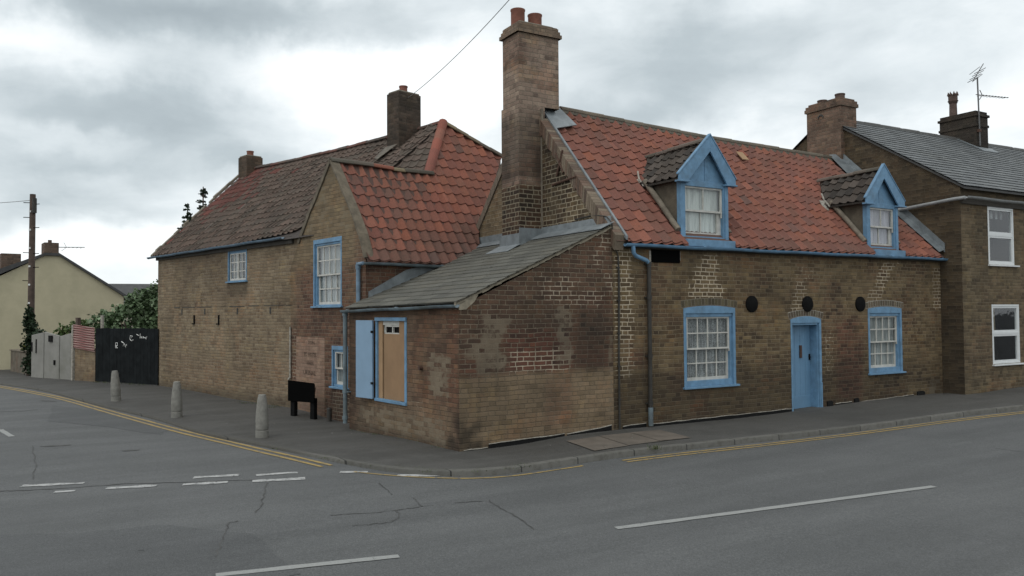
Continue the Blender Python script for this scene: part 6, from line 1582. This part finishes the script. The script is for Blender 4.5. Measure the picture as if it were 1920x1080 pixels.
mb.tube([(x_, .5, z_), (x_+.95, .5, z_+.04)], .016, 5)
for k in range(5): mb.tube([(x_+.25+k*.14, .4, z_), (x_+.25+k*.14, .6, z_)], .01, 4)
mb.tube([(x_+.12, .5, z_-.14), (x_+.3, .5, z_+.0), (x_+.2, .5, z_+.2)], .008, 4)
part(mb, 'antenna', M_alu, ya)
# far roof behind the bush
FBk = Matrix.Translation((-26.5, 47., 0)) @ Matrix.Rotation(radians(20), 4, 'Z')
bh_ = thing('distant_house', FBk, 'distant house whose dark roof shows between yellow house and bush', 'house')
part(MB().box(0, 9, 0, 6, -2.3, .6), 'wall', simple('distant render', (.3,.27,.22), .9), bh_)
part(MB().prism([V(-.2,-.2,.55), V(9.2,-.2,.55), V(8.6,3,1.95), V(.4,3,1.95)], (0,0,.08)).prism([V(-.2,6.2,.55), V(9.2,6.2,.55), V(8.6,3,1.95), V(.4,3,1.95)], (0,0,.08)), 'roof', M_darkroof, bh_)
# low garden wall and bin at the far left
lw = MB(); lw.box(-2.6, 0, 0, .2, -2.2, -1.25)
FLw = Matrix.Translation((-16.55, 27.45, 0)) @ Matrix.Rotation(radians(-46), 4, 'Z')
lwm = thing('garden_wall', FLw, 'low weathered garden wall left of the ivy pole', 'wall')
part(lw, 'wall_face', simple('mossy rendered wall', (.14,.125,.10), .95, .25, 4., .2, .01, 20., dirt=(.2,.11,.08), dirtamt=.4), lwm, bev=.015)
part(MB().box(-2.65, .03, -.03, .23, -1.25, -1.2), 'coping', M_mortar, lwm, bev=.01)
bn = thing('wheelie_bin', FLw, 'dark green bin standing behind the low garden wall', 'bin', at=(-1.8, .6, -2.))
part(MB().add([V(-2.1,.4,-2), V(-1.55,.4,-2), V(-1.55,.9,-2), V(-2.1,.9,-2), V(-2.15,.35,-1.12), V(-1.5,.35,-1.12), V(-1.5,.95,-1.12), V(-2.15,.95,-1.12)], [(3,2,1,0), (4,5,6,7), (0,1,5,4), (1,2,6,5), (2,3,7,6), (3,0,4,7)]), 'bin_body', M_bin, bn, bev=.02)
part(MB().box(-2.18, -1.47, .3, .98, -1.12, -1.04), 'lid', simple('green lid', (.02,.05,.04), .5), bn, bev=.02)
# ------------------------------------------------------------------ plants
def leafball(mb, c, rx, ry, rz_, n, size, cols, shell=.55, hf=None, up=.3):
    for i in range(n):
        d_ = V(random.gauss(0, 1), random.gauss(0, 1), random.gauss(0, 1)).normalized()
        nn = .8+.5*fbm(d_.x*2+c[0], d_.y*2+c[1], d_.z*2+c[2], 1.)
        r = (shell+(1-shell)*random.random()**.6)*nn
        p = V(c[0]+d_.x*rx*r, c[1]+d_.y*ry*r, c[2]+d_.z*rz_*r)
        if hf and p.z < hf: continue
        a = V(random.gauss(0, 1), random.gauss(0, 1), random.gauss(0, .6)+up).normalized(); b_ = a.cross(V(random.gauss(0, 1), random.gauss(0, 1), random.gauss(0, 1))).normalized()
        s = size*random.uniform(.6, 1.3)
        mb.quad(p-b_*s*.45, p+a*s*.5-b_*s*.05, p+b_*s*.45, p-a*s*.6, col=jit(pick(cols), .25))
G1 = [(.10,.155,.075),(.12,.18,.09),(.15,.215,.115),(.085,.125,.06),(.19,.25,.15)]
G2 = [(.07,.11,.03),(.09,.13,.04),(.05,.085,.025)]
GI = [(.018,.035,.015),(.025,.045,.02),(.015,.028,.013)]
random.seed(77)
bush = thing('bush', I4, 'large rounded green bush rising behind the black gates', 'bush', at=(-12.6, 26.8, -2.))
mb = MB()
for c_, rx, rz_, n_ in (((-12.9, 27.1, -.35), 1.15, 1.0, 1600), ((-12.0, 27.2, .0), 1.2, 1.05, 1900), ((-13.7, 27.0, -.5), .8, .85, 900), ((-11.4, 26.9, -.3), .9, 1.1, 1200), ((-12.6, 27.0, .45), .6, .5, 500), ((-11.9, 27.0, .75), .55, .45, 400), ((-12.4, 26.9, -1.2), 1.7, .8, 900)):
    leafball(mb, c_, rx, rx*.8, rz_, n_, .13, G1)
part(mb, 'crown', M_leaf, bush, recalc=False)
mb = MB()
for k in range(7): a = random.uniform(0, 6.28); mb.tube([(-12.5+.1*cos(a), 27+.1*sin(a), -2.1), (-12.5+.5*cos(a), 27+.5*sin(a), -1.2), (-12.5+1.1*cos(a), 27+.8*sin(a), -.2)], [.06, .04, .015], 6)
part(mb, 'stems', M_pole, bush)
ivy = thing('ivy', I4, 'dark ivy climbing the foot of the utility pole', 'ivy', at=(-16.2, 27.0, -2.))
mb = MB()
for c_, rx, rz_, n_ in (((-16.2, 27., -1.6), .33, .5, 500), ((-16.1, 27., -1.0), .42, .5, 700), ((-15.95, 26.95, -.75), .45, .4, 600), ((-16.25, 27.0, -.3), .28, .45, 420), ((-16.28, 27.0, .1), .17, .3, 160), ((-15.85, 26.9, -1.35), .3, .35, 300)):
    leafball(mb, c_, rx, rx*.8, rz_, n_, .1, GI, shell=.4)
part(mb, 'foliage', M_leaf, ivy, recalc=False)
mb = MB(); mb.tube([(-16.1, 26.95, -2.1), (-16.2, 26.97, -1.2), (-16.33, 26.97, -.2)], [.03, .02, .01], 6); part(mb, 'stem', M_pole, ivy)
pl = thing('shrub', I4, 'bright green leafy shrub showing above the grey fence', 'shrub', at=(-14.2, 26.2, -2.))
mb = MB(); leafball(mb, (-14.35, 26.2, -.55), .75, .4, .32, 650, .1, G2); leafball(mb, (-14.05, 26.0, -.35), .35, .3, .3, 260, .1, G2); part(mb, 'foliage', M_leaf, pl, recalc=False)
part(MB().tube([(-14.2, 26.2, -2.1), (-14.25, 26.2, -.6)], [.03, .015], 6), 'stem', M_pole, pl)
pl = thing('shrub', I4, 'yellow flowering low shrub behind the garden wall', 'shrub', at=(-17.1, 28.6, -2.))
mb = MB(); leafball(mb, (-17.0, 28.5, -1.15), .45, .35, .3, 320, .1, [(.2,.2,.02),(.12,.14,.03),(.28,.26,.03)]); part(mb, 'foliage', M_leaf, pl, recalc=False)
# white pole behind the gates
setprops(build(MB().tube([(-12.75, 24.9, -2.2), (-12.75, 24.9, .02)], .05, 10), 'marker_post', M_limeline, None, smooth=True), 'short pale post standing up behind the black gates', 'post')
# conifer behind the long range, its tip shows over the verge
cf_ = thing('conifer', I4, 'dark conifer with two ragged tips above the mossy roof verge', 'tree', at=(-12.2, 30.5, -2.))
mb = MB(); mf = MB()
def conif(px, py, Y, zt0, h, w_):
    p = along(px, py, Y)
    mb.tube([(p.x, p.y, -2.1), (p.x, p.y, p.z)], [.12, .02], 8)
    for k in range(46):
        f = random.random(); z = p.z-.02-f*h; rr = w_*(.25+.75*f)*random.uniform(.6, 1.15); a = random.uniform(0, 6.28)
        q = V(p.x+cos(a)*rr, p.y+sin(a)*rr, z-.05+rr*.18); b0_ = V(p.x, p.y, z)
        mf.tube([b0_, q], [.012, .006], 3, col=(.03,.035,.02))
        for j in range(9):
            c_ = b0_.lerp(q, .25+.75*random.random()); leafball(mf, tuple(c_), .07, .07, .05, 2, .075, [(.02,.035,.02),(.03,.045,.025)], shell=.2)
conif(381, 350, 30., 0, 1.7, .45); conif(352, 381, 30.6, 0, 1.3, .42)
part(mb, 'trunk', M_pole, cf_); part(mf, 'crown', M_leaf, cf_, recalc=False)
# tufts of grass at kerb and wall foot
random.seed(9); mb = MB()
def tuft(x, y, n, r, h):
    z = hp(x, y)-.01
    for k in range(n):
        a = random.uniform(0, 6.28); q = V(x+random.gauss(0, r), y+random.gauss(0, r), z); t_ = q+V(cos(a)*h*.5, sin(a)*h*.5, h*random.uniform(.5, 1)); s_ = V(-sin(a), cos(a), 0)*.006
        mb.add([q-s_, q+s_, t_], [(0,1,2)], jit(pick([(.05,.08,.025),(.07,.09,.035),(.09,.09,.05)]), .2))
tuft(2.05, 11.66, 60, .06, .07)
for k in range(26):
    f = random.random(); i = random.randrange(45, 85); x, y = KLd[i]; tuft(x+random.gauss(0, .05), y+random.gauss(0, .05)+.05, 8, .05, .03)
for k in range(30): p = FL @ V(-random.uniform(.2, 3.5), -.05, 0); tuft(p.x, p.y, 6, .04, .035)
for k in range(24): p = FK @ V(-random.uniform(.1, 2.2), -random.uniform(.02, .3), 0); tuft(p.x, p.y, 10, .05, .05)
for k in range(20): p = GA.lerp(GB, random.random())+gn*.12; tuft(p.x, p.y, 8, .06, .07)
setprops(build(mb, 'grass', M_leaf, None, recalc=False), 'sparse weeds and grass tufts along walls and kerb', 'grass', kind='stuff')
# small leaves and litter
mb = MB()
for k in range(46):
    i = random.random(); x, y = (-5.+6*i+random.uniform(-1., 1.2), 14.8-3.*i+random.uniform(-.4, 1.)); a = random.uniform(0, 6.28); s_ = random.uniform(.008, .022)
    z = hp(x, y)+.012; mb.add([V(x+cos(a)*s_, y+sin(a)*s_, z), V(x-sin(a)*s_, y+cos(a)*s_, z+.004), V(x-cos(a)*s_, y-sin(a)*s_, z), V(x+sin(a)*s_, y-cos(a)*s_, z+.003)], [(0,1,2,3)], jit(pick([(.25,.24,.2),(.12,.1,.07),(.3,.3,.28)]), .3))
setprops(build(mb, 'litter', M_leaf, None, recalc=False), 'scattered dry leaves and grit on the footway', 'litter', kind='stuff')
